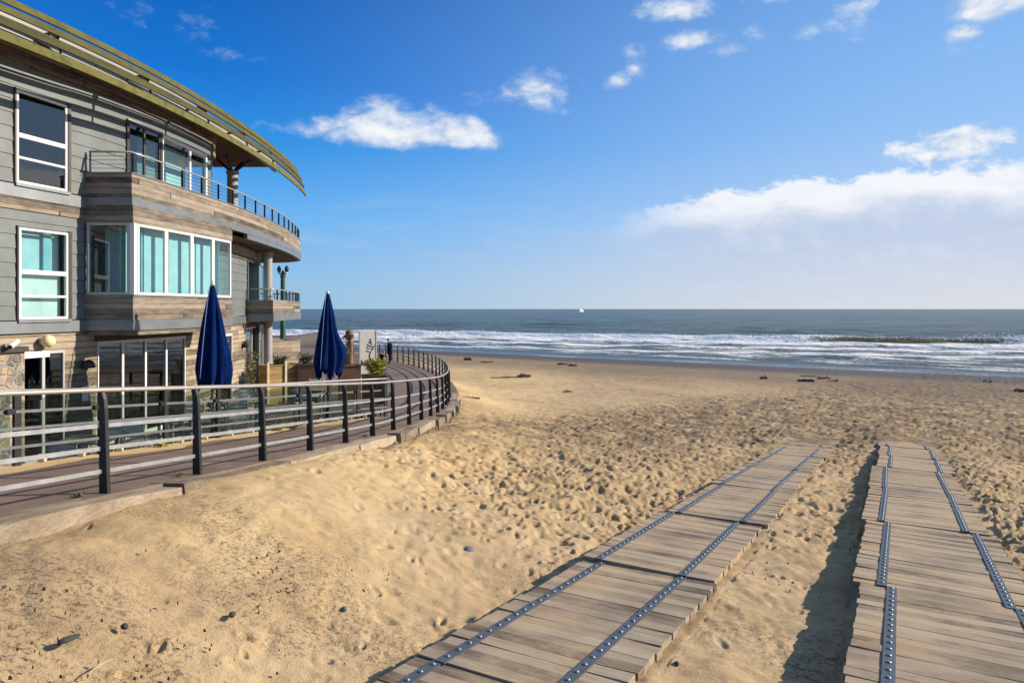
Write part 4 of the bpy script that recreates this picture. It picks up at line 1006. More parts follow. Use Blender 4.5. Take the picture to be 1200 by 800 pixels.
EDGE = thing('timber_edging', (fence_x(7)+.2, 7, prom_z(7)-.1), 'weathered timber sleepers edging the promenade where it meets the sand', 'edging')
r = random.Random(5); y = 3.6
while y < 52:
    L = r.uniform(1.3, 2.5) if y < 24 else 2.4; y1 = y+L*.97; off = .20+r.uniform(-.02, .03); wid = .17+r.uniform(0, .05); dz = r.uniform(-.016, .0); yaw = r.uniform(-.025, .025)
    P = curve_pts(fence_x, y+.02, y1-.02, 5, 0); m = MB()
    zt = [prom_z(y+(y1-y)*i/5)+dz+.018*math.sin(i+y) for i in range(6)]
    for i in range(5):
        f0, f1 = yaw*(i-2.5), yaw*(i+1-2.5); ja, jb = r.uniform(-.012, .012), 0
        m.hexa([(P[i].x+off-wid+f0, P[i].y, zt[i]-.22), (P[i].x+off+wid+f0, P[i].y, zt[i]-.24), (P[i+1].x+off+wid+f1, P[i+1].y, zt[i+1]-.24), (P[i+1].x+off-wid+f1, P[i+1].y, zt[i+1]-.22)],
               [(P[i].x+off-wid+f0, P[i].y, zt[i]), (P[i].x+off+wid-.02+f0, P[i].y, zt[i]-.008), (P[i+1].x+off+wid-.02+f1, P[i+1].y, zt[i+1]-.008), (P[i+1].x+off-wid+f1, P[i+1].y, zt[i+1])])
    m.build('sleeper', 'edge_timber', EDGE); y = y1
# upright planks holding the edge where the sand is lower
m = MB(); y = 11.6
while y < 50:
    w = r.uniform(.14, .2) if y < 30 else .4; t_ = tang(fence_x, y); z = prom_z(y)-.19
    m.box((fence_x(y)+.40+r.uniform(-.012, .012), y+w/2, z-.75+r.uniform(-.03, .02)), (.05, w-.012, 1.5), math.atan2(t_.y, t_.x)-math.pi/2); y += w
m.build('plank_face', 'stained_timber', EDGE)

# ------------------------------------------------------------------ boardwalks
def boardwalk(name, label, a0, a1, joints, sx, seed, tilt):
    r = random.Random(seed)
    d = Vector((.556, 1, 0)).normalized(); q = Vector((d.y, -d.x, 0)); cs = d.y      # along / across
    ac = (a0+a1)/2; wid = (a1-a0)*cs
    def pt(y_eq, across, dz):     # y_eq: distance measured where the centre line crosses
        x = ac+(y_eq-4.7)*.556; p = Vector((x, y_eq, 0))+q*across
        return Vector((p.x, p.y, deck_z(y_eq)+dz))
    root = thing(name, pt(joints[0], 0, 0), label, 'boardwalk')
    for k, (y0, y1) in enumerate(zip(joints[:-1], joints[1:])):
        sh = r.uniform(-.055, .055); yaw = r.uniform(-.012, .012); lift0 = r.uniform(.0, .028); roll = r.uniform(-.012, .012)
        sink = .0 if y1 < 21 else -.035
        n = max(6, int(round((y1-y0)/cs/.148))); m = MB()
        for i in range(n):
            ya, yb = y0+(y1-y0)*i/n, y0+(y1-y0)*(i+1)/n; g = .001+.004*r.random()**3
            lo = -wid/2+sh+r.uniform(-.012, .012)+yaw*(i-n/2)*.15; hi = wid/2+sh+r.uniform(-.012, .012)+yaw*(i-n/2)*.15
            up = lift0*(1-i/n)+r.uniform(-.0035, .0035)+sink*(i/n); cu = r.uniform(-.008, .010)
            S = 4; T = [(lo+(hi-lo)*j/S) for j in range(S+1)]
            skew = r.uniform(-.012, .012)
            for j in range(S):
                A = [(ya+g+skew*(T[j]), T[j]), (ya+g+skew*T[j+1], T[j+1]), (yb-g+skew*T[j+1], T[j+1]), (yb-g+skew*T[j], T[j])]
                zz = lambda tt: up+roll*tt+cu*(abs(tt)/(wid/2))**2
                top = [pt(u_, v_, zz(v_)) for u_, v_ in A]; bot = [p-Vector((0, 0, .058)) for p in top]
                nb = len(m.v); m.v += [tuple(p) for p in bot]+[tuple(p) for p in top]
                uo = r.random()*40 if j == 0 else uo
                w = .14; ul = [uo+T[j], uo+T[j+1]]; vo = i*.37
                m.face((nb+4, nb+5, nb+6, nb+7), [(ul[0], vo), (ul[1], vo), (ul[1], vo+w), (ul[0], vo+w)])
                m.face((nb, nb+1, nb+5, nb+4), [(ul[0], vo), (ul[1], vo), (ul[1], vo+.06), (ul[0], vo+.06)]); m.face((nb+2, nb+3, nb+7, nb+6), [(ul[1], vo), (ul[0], vo), (ul[0], vo+.06), (ul[1], vo+.06)])
                m.face((nb+3, nb+2, nb+1, nb))
                if j == 0: m.face((nb+3, nb, nb+4, nb+7), [(uo, vo), (uo+.14, vo), (uo+.14, vo+.06), (uo, vo+.06)])
                if j == S-1: m.face((nb+1, nb+2, nb+6, nb+5), [(uo, vo), (uo+.14, vo), (uo+.14, vo+.06), (uo, vo+.06)])
        # bearers under the planks
        deck = m.build('deck_panel', 'deck_timber', root)
        for sxx in sx:
            c = sxx+sh+r.uniform(-.02, .02); mm = MB(); bb = MB(); hw = .043; ext = .04
            N = 8; P = [(y0-ext*.6+(y1-y0+ext*.4)*i/N) for i in range(N+1)]
            hz = lambda y_: .012+lift0*(1-(y_-y0)/(y1-y0))+roll*c+sink*((y_-y0)/(y1-y0))
            for i in range(N):
                ca, cb = c+yaw*((P[i]-y0)/(y1-y0)*n-n/2)*.15, c+yaw*((P[i+1]-y0)/(y1-y0)*n-n/2)*.15
                tp = [pt(P[i], ca-hw, hz(P[i])), pt(P[i], ca+hw, hz(P[i])), pt(P[i+1], cb+hw, hz(P[i+1])), pt(P[i+1], cb-hw, hz(P[i+1]))]
                mm.hexa([p-Vector((0, 0, .012)) for p in tp], tp)
            st = mm.build('metal_strip', 'strip_metal', deck)
            nb_ = n
            for i in range(nb_):
                yb_ = y0+(y1-y0)*(i+.5)/nb_; p = pt(yb_, c+yaw*(i-n/2)*.15, hz(yb_)+.001); bb.lathe(p, [(.019, 0), (.018, .006), (.012, .010), (.003, .012)], 8)
            st2 = bb.build('bolt', 'bolt_metal', deck, smooth=True); st2['kind'] = 'stuff'
        # bearers
        bm_ = MB()
        for c in (-wid/2+.12, wid/2-.12):
            b4 = [pt(y0+.1, c-.04, -.17), pt(y0+.1, c+.04, -.17), pt(y1-.1, c+.04, -.17), pt(y1-.1, c-.04, -.17)]; bm_.hexa(b4, [p+Vector((0, 0, .10)) for p in b4])
        bm_.build('bearer', 'edge_timber', deck)
def deck_wood():
    m, t, b = mat('deck_timber')
    uv = t.new('ShaderNodeTexCoord').outputs['UV']; co = t.new('ShaderNodeTexCoord').outputs['Object']
    x, y, z = t.sep(uv)
    wn = t.new('ShaderNodeTexWhiteNoise', noise_dimensions='1D'); t.l.new(t.m('FLOOR', t.m('DIVIDE', y, .37)), wn.inputs['W'])
    isl = t.m('FLOOR', t.m('DIVIDE', t.m('ADD', y, .001), .37))
    g = t.comb(t.m('ADD', t.m('MULTIPLY', x, 1.3), t.m('MULTIPLY', isl, 9.1)), t.m('MULTIPLY', y, 30.0), 0.0)
    gr = t.noise(g, 2.0, 9, 0.72, 0.8); bl = t.noise(co, 1.4, 6, 0.62)
    f = t.m('ADD', t.m('MULTIPLY', gr, 0.60), t.m('ADD', t.m('MULTIPLY', bl, 0.36), t.m('MULTIPLY', t.m('SUBTRACT', wn.outputs['Value'], 0.5), 0.22)))
    col = t.ramp(f, [(0.33, (0.085, 0.060, 0.040)), (0.48, (0.25, 0.195, 0.137)), (0.66, (0.43, 0.35, 0.255))])
    sandy = t.ss(t.m('ADD', t.noise(co, 0.8, 8, 0.7), t.m('MULTIPLY', t.sep(co)[1], 0.009)), 0.48, 0.66)
    sf_ = t.m('MAXIMUM', t.m('MULTIPLY', sandy, 0.62), 0.0)
    col = t.mix(sf_, col, (0.44, 0.315, 0.185))
    t.l.new(col, b.inputs['Base Color']); b.inputs['Roughness'].default_value = 0.88
    bump(t, b, gr, 0.7, 0.008)
deck_wood()
boardwalk('boardwalk', 'left timber boardwalk of linked plank panels crossing the sand to the shore', -.88, .82, [1.95, 4.7, 7.42, 10.15, 13.0, 15.8, 18.5, 21.1, 23.0, 24.6], (-.53, .40), 3, 0)
boardwalk('boardwalk', 'right timber boardwalk raised over a shadowed strip of sand at the right edge', 2.23, 4.0, [0.5, 3.5, 6.55, 9.56, 12.65, 15.6, 18.0, 20.4, 22.9], (-.50, .52), 9, 0)

# ------------------------------------------------------------------ terrace: parasols, tables, planters and the rest
def parasol(x, y, ztop, zbot, rbot, floor, label, seed, flap):
    r = random.Random(seed); t = thing('parasol', (x, y, floor), label, 'parasol', 'closed parasols on the terrace')
    m = MB(); rows = 26; k = 72; H = ztop-zbot
    ph = [r.uniform(0, 6.28) for _ in range(6)]
    for i in range(rows+1):
        f = i/rows; z = ztop-H*f
        base = .035+(rbot-.035)*(f**.80)*(1.0 if f < .86 else 1-.20*(f-.86)/.14)
        for j in range(k):
            a = 2*math.pi*j/k
            fold = .30*abs(math.sin(4*a+ph[0]+f*.4))-.18+.05*math.sin(11*a+5*f+ph[5])+.07*math.sin(3*a+ph[1]+1.2*f)+.05*math.sin(13*a+ph[2]-2*f)
            rr = base*(1+fold*min(1, f*3))
            g = max(0, math.cos(a-R(10)))**3*flap*math.exp(-((f-.72)/.16)**2)
            zz = z-(.10*math.sin(8*a+ph[3])+.07*math.sin(5*a+ph[4]))*(f**6)*(1.0)
            m.v.append((x+math.cos(a)*(rr+g), y+math.sin(a)*rr*.9, zz))
    for i in range(rows):
        for j in range(k): m.face((i*k+j, (i+1)*k+j, (i+1)*k+(j+1) % k, i*k+(j+1) % k))
    c_ = m.build('canopy', 'canopy_fabric', t, smooth=True); so = c_.modifiers.new('thickness', 'SOLIDIFY'); so.thickness = .006
    m = MB(); m.lathe((x, y, 0), [(.05, ztop-.02), (.055, ztop+.005), (.045, ztop+.03), (.015, ztop+.045), (.012, ztop+.09), (.002, ztop+.10)], 12); m.build('finial', 'pole_metal', t)
    m = MB(); m.lathe((x, y, 0), [(.035, floor+.08), (.035, ztop)], 14); m.build('pole', 'pole_metal', t, smooth=True)
    m = MB(); m.lathe((x, y, 0), [(.34, floor), (.34, floor+.06), (.06, floor+.10), (.05, floor+.35)], 20); m.build('base', 'dark_steel', t)
    m = MB(); fz = ztop-H*.93; pts = [(x+math.cos(-1.75)*(rbot*.30+rbot*.82*q**.8), y+math.sin(-1.75)*(rbot*.2+rbot*.92*q**.8)-.02, ztop-H*(.02+.9*q)) for q in [i/9 for i in range(10)]]
    m.tube(pts, .014, 6, flat=.6); m.build('cord', 'cord_fabric', t, smooth=True)
simple('cord_fabric', (0.10, 0.16, 0.36), 0.8)
parasol(X_(249, 14.6), 14.6, .52, -1.62, .37, -2.95, 'closed blue parasol in front of the bay window, larger of the two', 2, .05)
parasol(X_(384, 18.0), 18.0, .42, -1.72, .37, -2.95, 'closed navy blue parasol near the sign panel, standing against the sea', 8, .16)

def chair_proto():
    t = thing('terrace_chair', (0, 0, 0), 'pale slatted terrace chair', 'chair', 'chairs on the cafe terrace')
    m = MB()
    for i in range(5): m.box((0, -.18+i*.09, .45), (.42, .075, .02))
    m.build('seat', 'white_paint', t, local=True)
    m = MB()
    for i in range(4): m.box((0, .235+.02*i, .60+i*.09), (.42, .018, .07))
    m.build('backrest', 'white_paint', t, local=True)
    for sx in (-.2, .2):
        m = MB(); m.tube([(sx, -.2, 0), (sx, -.18, .44)], .016, 6); m.build('leg', 'grey_frame', t, local=True)
        m = MB(); m.tube([(sx, .26, 0), (sx, .21, .45), (sx, .31, .93)], .016, 6); m.build('leg', 'grey_frame', t, local=True)
    return t
def table_proto():
    t = thing('terrace_table', (0, 0, 0), 'wooden terrace table', 'table', 'tables on the cafe terrace')
    m = MB()
    for i in range(6): m.box((-.35+i*.14, 0, .73), (.125, .8, .03))
    m.build('tabletop', 'grey_slat_timber', t, local=True)
    for a in (-.34, .34):
        for b in (-.32, .32): m = MB(); m.box((a, b, .357), (.05, .05, .714)); m.build('leg', 'grey_frame', t, local=True)
    return t
T0, C0 = table_proto(), chair_proto()
tabs = [(-7.2, 11.6, .2, 'slatted terrace table behind the glass in front of the left door'), (-6.9, 13.6, -.1, 'slatted terrace table between the left door and the larger parasol'), (-6.5, 16.4, .3, 'slatted terrace table just beyond the larger parasol'), (-5.6, 18.9, .1, 'slatted terrace table beside the navy parasol')]
desc = ['near the left door', 'left of the larger parasol', 'beyond the larger parasol', 'beside the navy parasol']
for i, (x, y, a, lb) in enumerate(tabs):
    o = T0 if i == 0 else copy_tree(T0); o.location = (x, y, E-2.95); o.rotation_euler = (0, 0, a); o['label'] = lb
for i, (x, y, a, lb) in enumerate(tabs):
    for j, sd_ in enumerate((0, math.pi)):
        o = C0 if (i == 0 and j == 0) else copy_tree(C0); w = a+sd_
        o.location = (x-math.sin(w)*.72, y+math.cos(w)*.72, E-2.95); o.rotation_euler = (0, 0, w)
        o['label'] = f"pale slatted terrace chair on the {'far' if j == 0 else 'near'} side of the table {desc[i]}"

# foliage helper: leaf blades through a volume, on stems
def plant(name, x, y, z, h, w, n, mtl, label, cat, leaf=(.10, .02), stems=7, seed=1, pot=None, droop=.3, group=None):
    r = random.Random(seed); t = thing(name, (x, y, z), label, cat, group); S = MB(); Lf = MB()
    for k in range(stems):
        a = r.uniform(0, 6.28); sp = r.uniform(.1, 1)*w/2; hh = h*r.uniform(.6, 1.0)
        P = [Vector((x+math.cos(a)*sp*q**1.3, y+math.sin(a)*sp*q**1.3, z+hh*q)) for q in (0, .35, .7, 1)]; S.tube(P, [.012, .009, .007, .004], 5)
        for _ in range(n//stems):
            q = r.uniform(.15, 1.0); i = min(2, int(q*3)); c = P[i].lerp(P[i+1], r.random())+Vector((r.gauss(0, w*.08), r.gauss(0, w*.08), r.gauss(0, h*.04)))
            d = Vector((r.gauss(0, 1), r.gauss(0, 1), r.uniform(-droop, 1.2))).normalized(); s_ = d.cross(Vector((r.gauss(0, 1), r.gauss(0, 1), r.gauss(0, 1)))).normalized()
            L = leaf[0]*r.uniform(.6, 1.4); wd = leaf[1]*r.uniform(.7, 1.3)
            Lf.quad([c, c+d*L*.5+s_*wd, c+d*L, c+d*L*.5-s_*wd])
    S.build('stem', 'leaf_olive', t); Lf.build('foliage', mtl, t)
    return t
def planter(px0, px1, Y0, dep, z0, z1, mtl, label, rz=R(50), posts=False):
    """box seen between two picture columns; its front runs along rz from the left end at depth Y0"""
    x0 = X_(px0, Y0); k = (px1-600)/800; L = (k*Y0-x0)/(math.cos(rz)-k*math.sin(rz))
    M = Matrix.Translation((x0, Y0, 0)) @ Matrix.Rotation(rz, 4, 'Z')
    t = thing('planter_box', M @ Vector((L/2, dep/2, z0)), label, 'planter'); m = MB(); w = .035; zc, h = (z0+z1)/2, z1-z0
    B = lambda c, sz: m.box(c, sz, 0, M)
    B((L/2, 0, zc), (L, w, h)); B((L/2, dep, zc), (L, w, h)); B((.018, dep/2, zc), (w, dep-.04, h)); B((L-.018, dep/2, zc), (w, dep-.04, h)); m.build('panel', mtl, t)
    m = MB(); B((L/2, 0, z1+.02), (L+.06, .10, .035)); B((L/2, dep, z1+.02), (L+.06, .10, .035)); B((.01, dep/2, z1+.02), (.08, dep-.11, .035)); B((L-.01, dep/2, z1+.02), (.08, dep-.11, .035)); m.build('rim', mtl, t)
    m = MB(); B((L/2, dep/2, z1-.08), (L-.08, dep-.05, .06)); m.build('soil', 'dark_stone', t)
    if posts:
        for q in (0, .55, 1): m = MB(); B((L*q, -.05, zc+.06), (.07, .06, h+.16)); m.build('post', 'cream_block', t)
    return t
planter(318, 351.5, 29.5, 1.2, -3.55, -1.42, 'grey_slat_timber', 'tall grey slatted timber planter box below the small balcony and green lamp post')
planter(313, 350, 21.8, .5, -3.35, -1.84, 'pine_timber', 'yellow pine planter with pale posts beside the grey column', posts=True)
planter(351.5, 373, 22.4, .5, -3.35, -1.84, 'brown_timber', 'dark brown planter box behind the navy parasol, right of the yellow one', rz=R(15))
planter(398, 423, 24.0, .5, -3.42, -2.02, 'brown_timber', 'dark brown planter box at the foot of the carved wooden figure', rz=R(20))
planter(424, 454, 22.4, .5, -3.38, -2.22, 'brown_timber', 'dark planter box holding the lime green bush by the walkway', rz=R(10))
plant('bush', X_(440.5, 22.8), 22.75, -2.34, .62, .66, 1700, 'leaf_lime', 'lime green bush with narrow leaves in a planter beside the promenade', 'bush', leaf=(.20, .013), stems=40, seed=3)
plant('shrub', X_(327, 22.6), 22.55, -1.95, .42, .7, 420, 'leaf_dark', 'dark low shrub growing in the yellow pine planter', 'plant', leaf=(.09, .02), stems=12, seed=4)
plant('shrub', X_(360, 22.8), 22.75, -1.93, .48, .55, 420, 'leaf_dark', 'dark low shrub beside the navy parasol, in the brown planter', 'plant', leaf=(.09, .02), stems=12, seed=5)
plant('potted_plant', X_(298, 20.8), 20.6, -2.6, 1.35, .65, 520, 'leaf_olive', 'straggly olive green climber standing before the far glazed door', 'plant', leaf=(.09, .018), stems=14, seed=6)
plant('shrub', X_(430, 24), 24.4, -2.1, .3, .5, 260, 'leaf_dark', 'small dark plant at the foot of the sign panel', 'plant', leaf=(.08, .02), stems=10, seed=9)
plant('shrub', X_(402, 24), 24.5, -2.1, .75, .35, 260, 'leaf_olive', 'thin olive shrub left of the carved wooden figure', 'plant', leaf=(.10, .02), stems=8, seed=10)
plant('potted_plant', -6.75, 15.6, -2.95, 1.15, .5, 360, 'leaf_dark', 'dark leafy plant on the terrace floor behind the glass, right of the larger parasol', 'plant', leaf=(.11, .025), stems=10, seed=12)
for i, (y, h) in enumerate(((15.3, .10), (15.9, .08), (11.8, .06))):
    plant('grass_tuft', rear_x(y)+.12, y, prom_z(y)+.02, h+.05, .5 if i < 2 else .25, 260, 'leaf_lime', ['green grass tuft on the sandy verge by the glass, left one', 'green grass tuft on the sandy verge by the glass, right one', 'small weed on the sandy verge left of the grass tufts'][i], 'grass', leaf=(.07, .007), stems=12, seed=20+i)
for i, y in enumerate((8.55, 7.15, 14.1)):
    plant('weed', fence_x(y)-.1, y-.12, prom_z(y), .06, .13, 90, 'leaf_olive', 'small dry weed at the foot of the %s railing post' % ['second visible', 'nearest', 'sixth'][i], 'plant', leaf=(.03, .005), stems=8, seed=30+i)

# twin-headed lamp post
x, y = X_(331.5, 38), 38.0; t = thing('lamp_post', (x, y, -3.66), 'green cast iron lamp post with two dark heads behind the small balcony', 'lamp post')
m = MB(); m.lathe((x, y, 0), [(.26, -3.66), (.26, -3.3), (.20, -3.2), (.17, -1.9), (.20, -1.85), (.20, -1.75), (.155, -1.65), (.135, .0), (.12, 1.75), (.155, 1.8), (.155, 1.88), (.10, 1.92), (.07, 2.12)], 18); m.build('pole', 'green_paint', t, smooth=False)
m = MB(); m.tube([(x-.22, y, 2.10), (x-.12, y, 1.96), (x+.12, y, 1.96), (x+.22, y, 2.10)], .035, 8); m.tube([(x, y, 1.9), (x, y, 2.15)], .025, 8); m.build('bracket', 'green_paint', t)
for s_ in (-1, 1):
    m = MB(); m.lathe((x+s_*.21, y, 0), [(.05, 2.04), (.095, 2.09), (.11, 2.18), (.11, 2.28), (.06, 2.36), (.02, 2.42)], 14); m.build('lamp_head', 'black_paint', t)
    m = MB(); m.lathe((x+s_*.20, y-.02, 0), [(.02, 1.93), (.06, 1.96), (.075, 2.01), (.05, 2.05)], 12); m.build('lamp_glass', 'globe_glass', t)

# carved figure, sign panel
x, y = X_(410.5, 24.9), 24.9; t = thing('carved_post', (x, y, -2.3), 'brown carved wooden figure post with a bulging head, left of the pale sign', 'carving')
m = MB(); r_ = random.Random(4); prof = [(.13, -2.3), (.13, -2.0), (.10, -1.9), (.125, -1.75), (.09, -1.62), (.12, -1.5), (.10, -1.38), (.13, -1.27), (.095, -1.17), (.09, -1.1)]
m.lathe((x, y, 0), prof, 14, wob=.10); m.build('shaft', 'carved_wood', t, smooth=True)
m = MB(); m.lathe((x-.03, y, 0), [(.10, -1.12), (.15, -1.04), (.165, -.97), (.13, -.90), (.155, -.86), (.12, -.79), (.03, -.75)], 14, wob=.14); m.build('head', 'carved_wood', t, smooth=True)
m = MB(); m.tube([(x-.12, y-.12, -.97), (x-.24, y-.15, -1.04)], [.06, .03], 8); m.tube([(x+.10, y-.16, -.92), (x+.16, y-.16, -1.0)], .035, 6); m.build('beak', 'carved_wood', t)
y = 26.5; x0 = X_(422, y); SR = R(32); kx = (440-600)/800; SL = (kx*y-x0)/(math.cos(SR)-kx*math.sin(SR)); SM = Matrix.Translation((x0, y, 0)) @ Matrix.Rotation(SR, 4, 'Z')
t = thing('sign_panel', SM @ Vector((SL/2, 0, -3.5)), 'pale upright sign panel with dark handwritten script standing behind the planters', 'sign')
m = MB(); m.box((SL/2, 0, -2.18), (SL, .05, 2.62), 0, SM); bevel(m.build('board', 'sign_board', t), .008, 1)
for q in (-.022, SL+.022): m = MB(); m.box((q, 0, -2.18), (.04, .08, 2.66), 0, SM); m.build('edge_trim', 'grey_frame', t)
def script(strokes, ox, oz, sc, rad):
    m = MB()
    for s_ in strokes:
        P = []; 
        for i in range(len(s_)-1):
            p0, p1, p2, p3 = s_[max(i-1, 0)], s_[i], s_[i+1], s_[min(i+2, len(s_)-1)]
            for k in range(6):
                q = k/6; f = lambda j: .5*((2*p1[j])+(-p0[j]+p2[j])*q+(2*p0[j]-5*p1[j]+4*p2[j]-p3[j])*q*q+(-p0[j]+3*p1[j]-3*p2[j]+p3[j])*q**3)
                P.append(SM @ Vector((ox+f(0)*sc, -.030, oz+f(1)*sc)))
        P.append(SM @ Vector((ox+s_[-1][0]*sc, -.030, oz+s_[-1][1]*sc))); m.tube(P, rad, 5, flat=1)
    return m
# strokes read off the photo, in hundredths of the panel width (x right, z up from its foot)
big = [(6, 62), (3, 50), (10, 38), (24, 34), (38, 40), (45, 52), (40, 60), (44, 48), (56, 42), (68, 46), (66, 58), (56, 64), (50, 78), (52, 92), (56, 104)]
st2 = [[(30, 112), (48, 104), (66, 112), (62, 122), (44, 120), (36, 130), (56, 134), (74, 128)], [(34, 142), (52, 138), (64, 146), (50, 152), (40, 146)], [(44, 158), (60, 156), (54, 166), (62, 172), (46, 170)], [(70, 120), (78, 140)]]
script([big], .02, -2.42, .0072, .017).build('lettering', 'ink', t)
script(st2, .02, -2.42, .0072, .014).build('lettering', 'ink', t)

# ------------------------------------------------------------------ people
def skin_figure(name, V, Ed, rad, m, parent, sub=2):
    me = bpy.data.meshes.new(name); off = Vector((0, 0, E))-parent.location
    me.from_pydata([tuple(Vector(v_)+off) for v_ in V], Ed, []); o = bpy.data.objects.new(name, me); C.objects.link(o); o.parent = parent
    sk = o.modifiers.new('skin', 'SKIN'); sk.use_smooth_shade = True
    lay = me.skin_vertices[0].data if me.skin_vertices else None
    if lay is None:
        with bpy.context.temp_override(object=o, active_object=o, selected_objects=[o]): bpy.ops.mesh.customdata_skin_add()
        lay = me.skin_vertices[0].data
    for i, q in enumerate(rad): lay[i].radius = q if hasattr(q, '__len__') else (q, q)
    lay[0].use_root = True
    s = o.modifiers.new('sub', 'SUBSURF'); s.levels = sub; s.render_levels = sub
    me.materials.append(MATS[m]); return o
def person_standing(px, y, label):
    x = X_(px, y); g = prom_z(y); t = thing('person', (x, y, g), label, 'person')
    V = [(x, y, g+.92), (x+.01, y, g+1.18), (x-.01, y, g+1.38), (x-.05, y, g+1.47), (x-.09, y, g+1.53), (x-.13, y, g+1.62),
         (x+.02, y-.10, g+.86), (x+.03, y-.11, g+.48), (x+.06, y-.11, g+.09), (x-.08, y-.12, g+.03),
         (x-.02, y+.10, g+.86), (x-.04, y+.11, g+.48), (x-.02, y+.11, g+.09), (x-.16, y+.12, g+.03),
         (x-.01, y-.20, g+1.36), (x+.05, y-.24, g+1.10), (x-.14, y-.20, g+1.02), (x-.20, y-.18, g+1.05),
         (x-.01, y+.20, g+1.36), (x+.03, y+.24, g+1.10), (x-.16, y+.18, g+1.03), (x-.21, y+.16, g+1.06)]
    Ed = [(0, 1), (1, 2), (2, 3), (3, 4), (4, 5), (0, 6), (6, 7), (7, 8), (8, 9), (0, 10), (10, 11), (11, 12), (12, 13), (2, 14), (14, 15), (15, 16), (16, 17), (2, 18), (18, 19), (19, 20), (20, 21)]
    rad = [(.13, .16), (.125, .15), (.13, .16), .058, .085, .085, .09, .065, .045, .035, .09, .065, .045, .035, .075, .052, .038, .03, .075, .052, .038, .03]
    body = skin_figure('body', V, Ed, rad, 'skin', t)
    # coat, trousers, hair follow the body
    Vc = [(x, y, g+.95), (x+.01, y, g+1.2), (x-.01, y, g+1.38), (x-.03, y, g+1.44), (x, y, g+.75), (x+.01, y, g+.55),
          (x-.01, y-.20, g+1.37), (x+.05, y-.25, g+1.10), (x-.10, y-.21, g+1.04), (x-.01, y+.20, g+1.37), (x+.03, y+.25, g+1.10), (x-.11, y+.20, g+1.05)]
    skin_figure('coat', Vc, [(0, 1), (1, 2), (2, 3), (0, 4), (4, 5), (2, 6), (6, 7), (7, 8), (2, 9), (9, 10), (10, 11)], [(.17, .20), (.155, .19), (.16, .19), .075, (.18, .21), (.19, .22), .095, .075, .055, .095, .075, .055], 'dark_cloth', t)
    for k, (a, b) in enumerate((((x+.02, y-.10, g+.7), (x+.06, y-.11, g+.10)), ((x-.02, y+.10, g+.7), (x-.02, y+.11, g+.10)))):
        mid = tuple((p+q)/2 for p, q in zip(a, b)); skin_figure('trouser_leg', [a, mid, b], [(0, 1), (1, 2)], [.098, .075, .058], 'dark_cloth', t)
        bx, by, bz = b; skin_figure('shoe', [(bx+.03, by, g+.05), (bx-.06, by, g+.045), (bx-.16, by, g+.035)], [(0, 1), (1, 2)], [.05, .048, .036], 'black_paint', t, 1)
    skin_figure('hair', [(x-.06, y, g+1.52), (x-.085, y, g+1.60), (x-.12, y, g+1.68)], [(0, 1), (1, 2)], [.075, .092, .075], 'hair', t)
    m = MB(); m.lathe((x-.215, y, 0), [(.002, g+1.555), (.018, g+1.565), (.02, g+1.58), (.006, g+1.605)], 8); m.build('nose', 'skin', t)
person_standing(456.5, 46.3, 'person in a long dark coat standing on the promenade with head bent down')
def person_crouching(px, y, label):
    x = X_(px, y); g = prom_z(y); t = thing('person', (x, y, g), label, 'person')
    V = [(x-.08, y, g+.28), (x-.04, y, g+.45), (x+.08, y, g+.60), (x+.14, y, g+.68), (x+.19, y, g+.77), (x+.21, y, g+.83),
         (x+.10, y-.10, g+.36), (x-.02, y-.11, g+.07), (x+.10, y-.11, g+.035), (x+.10, y+.10, g+.36), (x-.02, y+.11, g+.07), (x+.10, y+.11, g+.035),
         (x+.09, y-.15, g+.56), (x+.20, y-.16, g+.40), (x+.27, y-.12, g+.26), (x+.09, y+.15, g+.56), (x+.20, y+.16, g+.40), (x+.27, y+.12, g+.26)]
    Ed = [(0, 1), (1, 2), (2, 3), (3, 4), (4, 5), (0, 6), (6, 7), (7, 8), (0, 9), (9, 10), (10, 11), (2, 12), (12, 13), (13, 14), (2, 15), (15, 16), (16, 17)]
    skin_figure('body', V, Ed, [.13, .12, .11, .05, .085, .08, .08, .055, .04, .08, .055, .04, .055, .04, .03, .055, .04, .03], 'skin', t)
    skin_figure('jacket', V[:4]+V[12:14]+V[15:17], [(0, 1), (1, 2), (2, 3), (2, 4), (4, 5), (2, 6), (6, 7)], [.15, .145, .135, .07, .075, .06, .075, .06], 'dark_cloth', t)
    for a in (6, 9): skin_figure('trouser_leg', [V[0], V[a], V[a+1]], [(0, 1), (1, 2)], [.11, .098, .07], 'dark_cloth', t)
    skin_figure('hat', [(x+.17, y, g+.79), (x+.20, y, g+.87)], [(0, 1)], [.10, .085], 'teal_cloth', t)
person_crouching(446.5, 45.6, 'small crouching person in dark clothes with a teal hat beside the standing adult')

# ------------------------------------------------------------------ loose things on the beach
def ground_at(x, y): return float(ground_h(np.array([x]), np.array([y]))[0])
def from_px(px, py):
    u = (px-600)/800; v_ = (362-py)/800; lo, hi = 3.0, 140.0
    for _ in range(60):
        md = (lo+hi)/2
        if ground_at(u*md, md) < v_*md: lo = md
        else: hi = md
    return u*lo, lo
def stone(px, py, size, mtl, label, seed, cat='stone'):
    x, y = from_px(px, py); r = random.Random(seed); z = ground_at(x, y); m = MB(); sx, sy, sz = size
    import bmesh
    bm = bmesh.new(); bmesh.ops.create_icosphere(bm, subdivisions=2, radius=1)
    for v_ in bm.verts:
        k = 1+r.uniform(-.16, .16); v_.co = Vector((v_.co.x*sx*k, v_.co.y*sy*k, v_.co.z*sz*k))
    a = r.uniform(0, 3); m.v = [(x+v_.co.x*math.cos(a)-v_.co.y*math.sin(a), y+v_.co.x*math.sin(a)+v_.co.y*math.cos(a), z+sz*.45+v_.co.z) for v_ in bm.verts]
    for f in bm.faces: m.face([v_.index for v_ in f.verts])
    bm.free(); o = m.build('stone', mtl, None, smooth=True); return tag(o, label, cat)
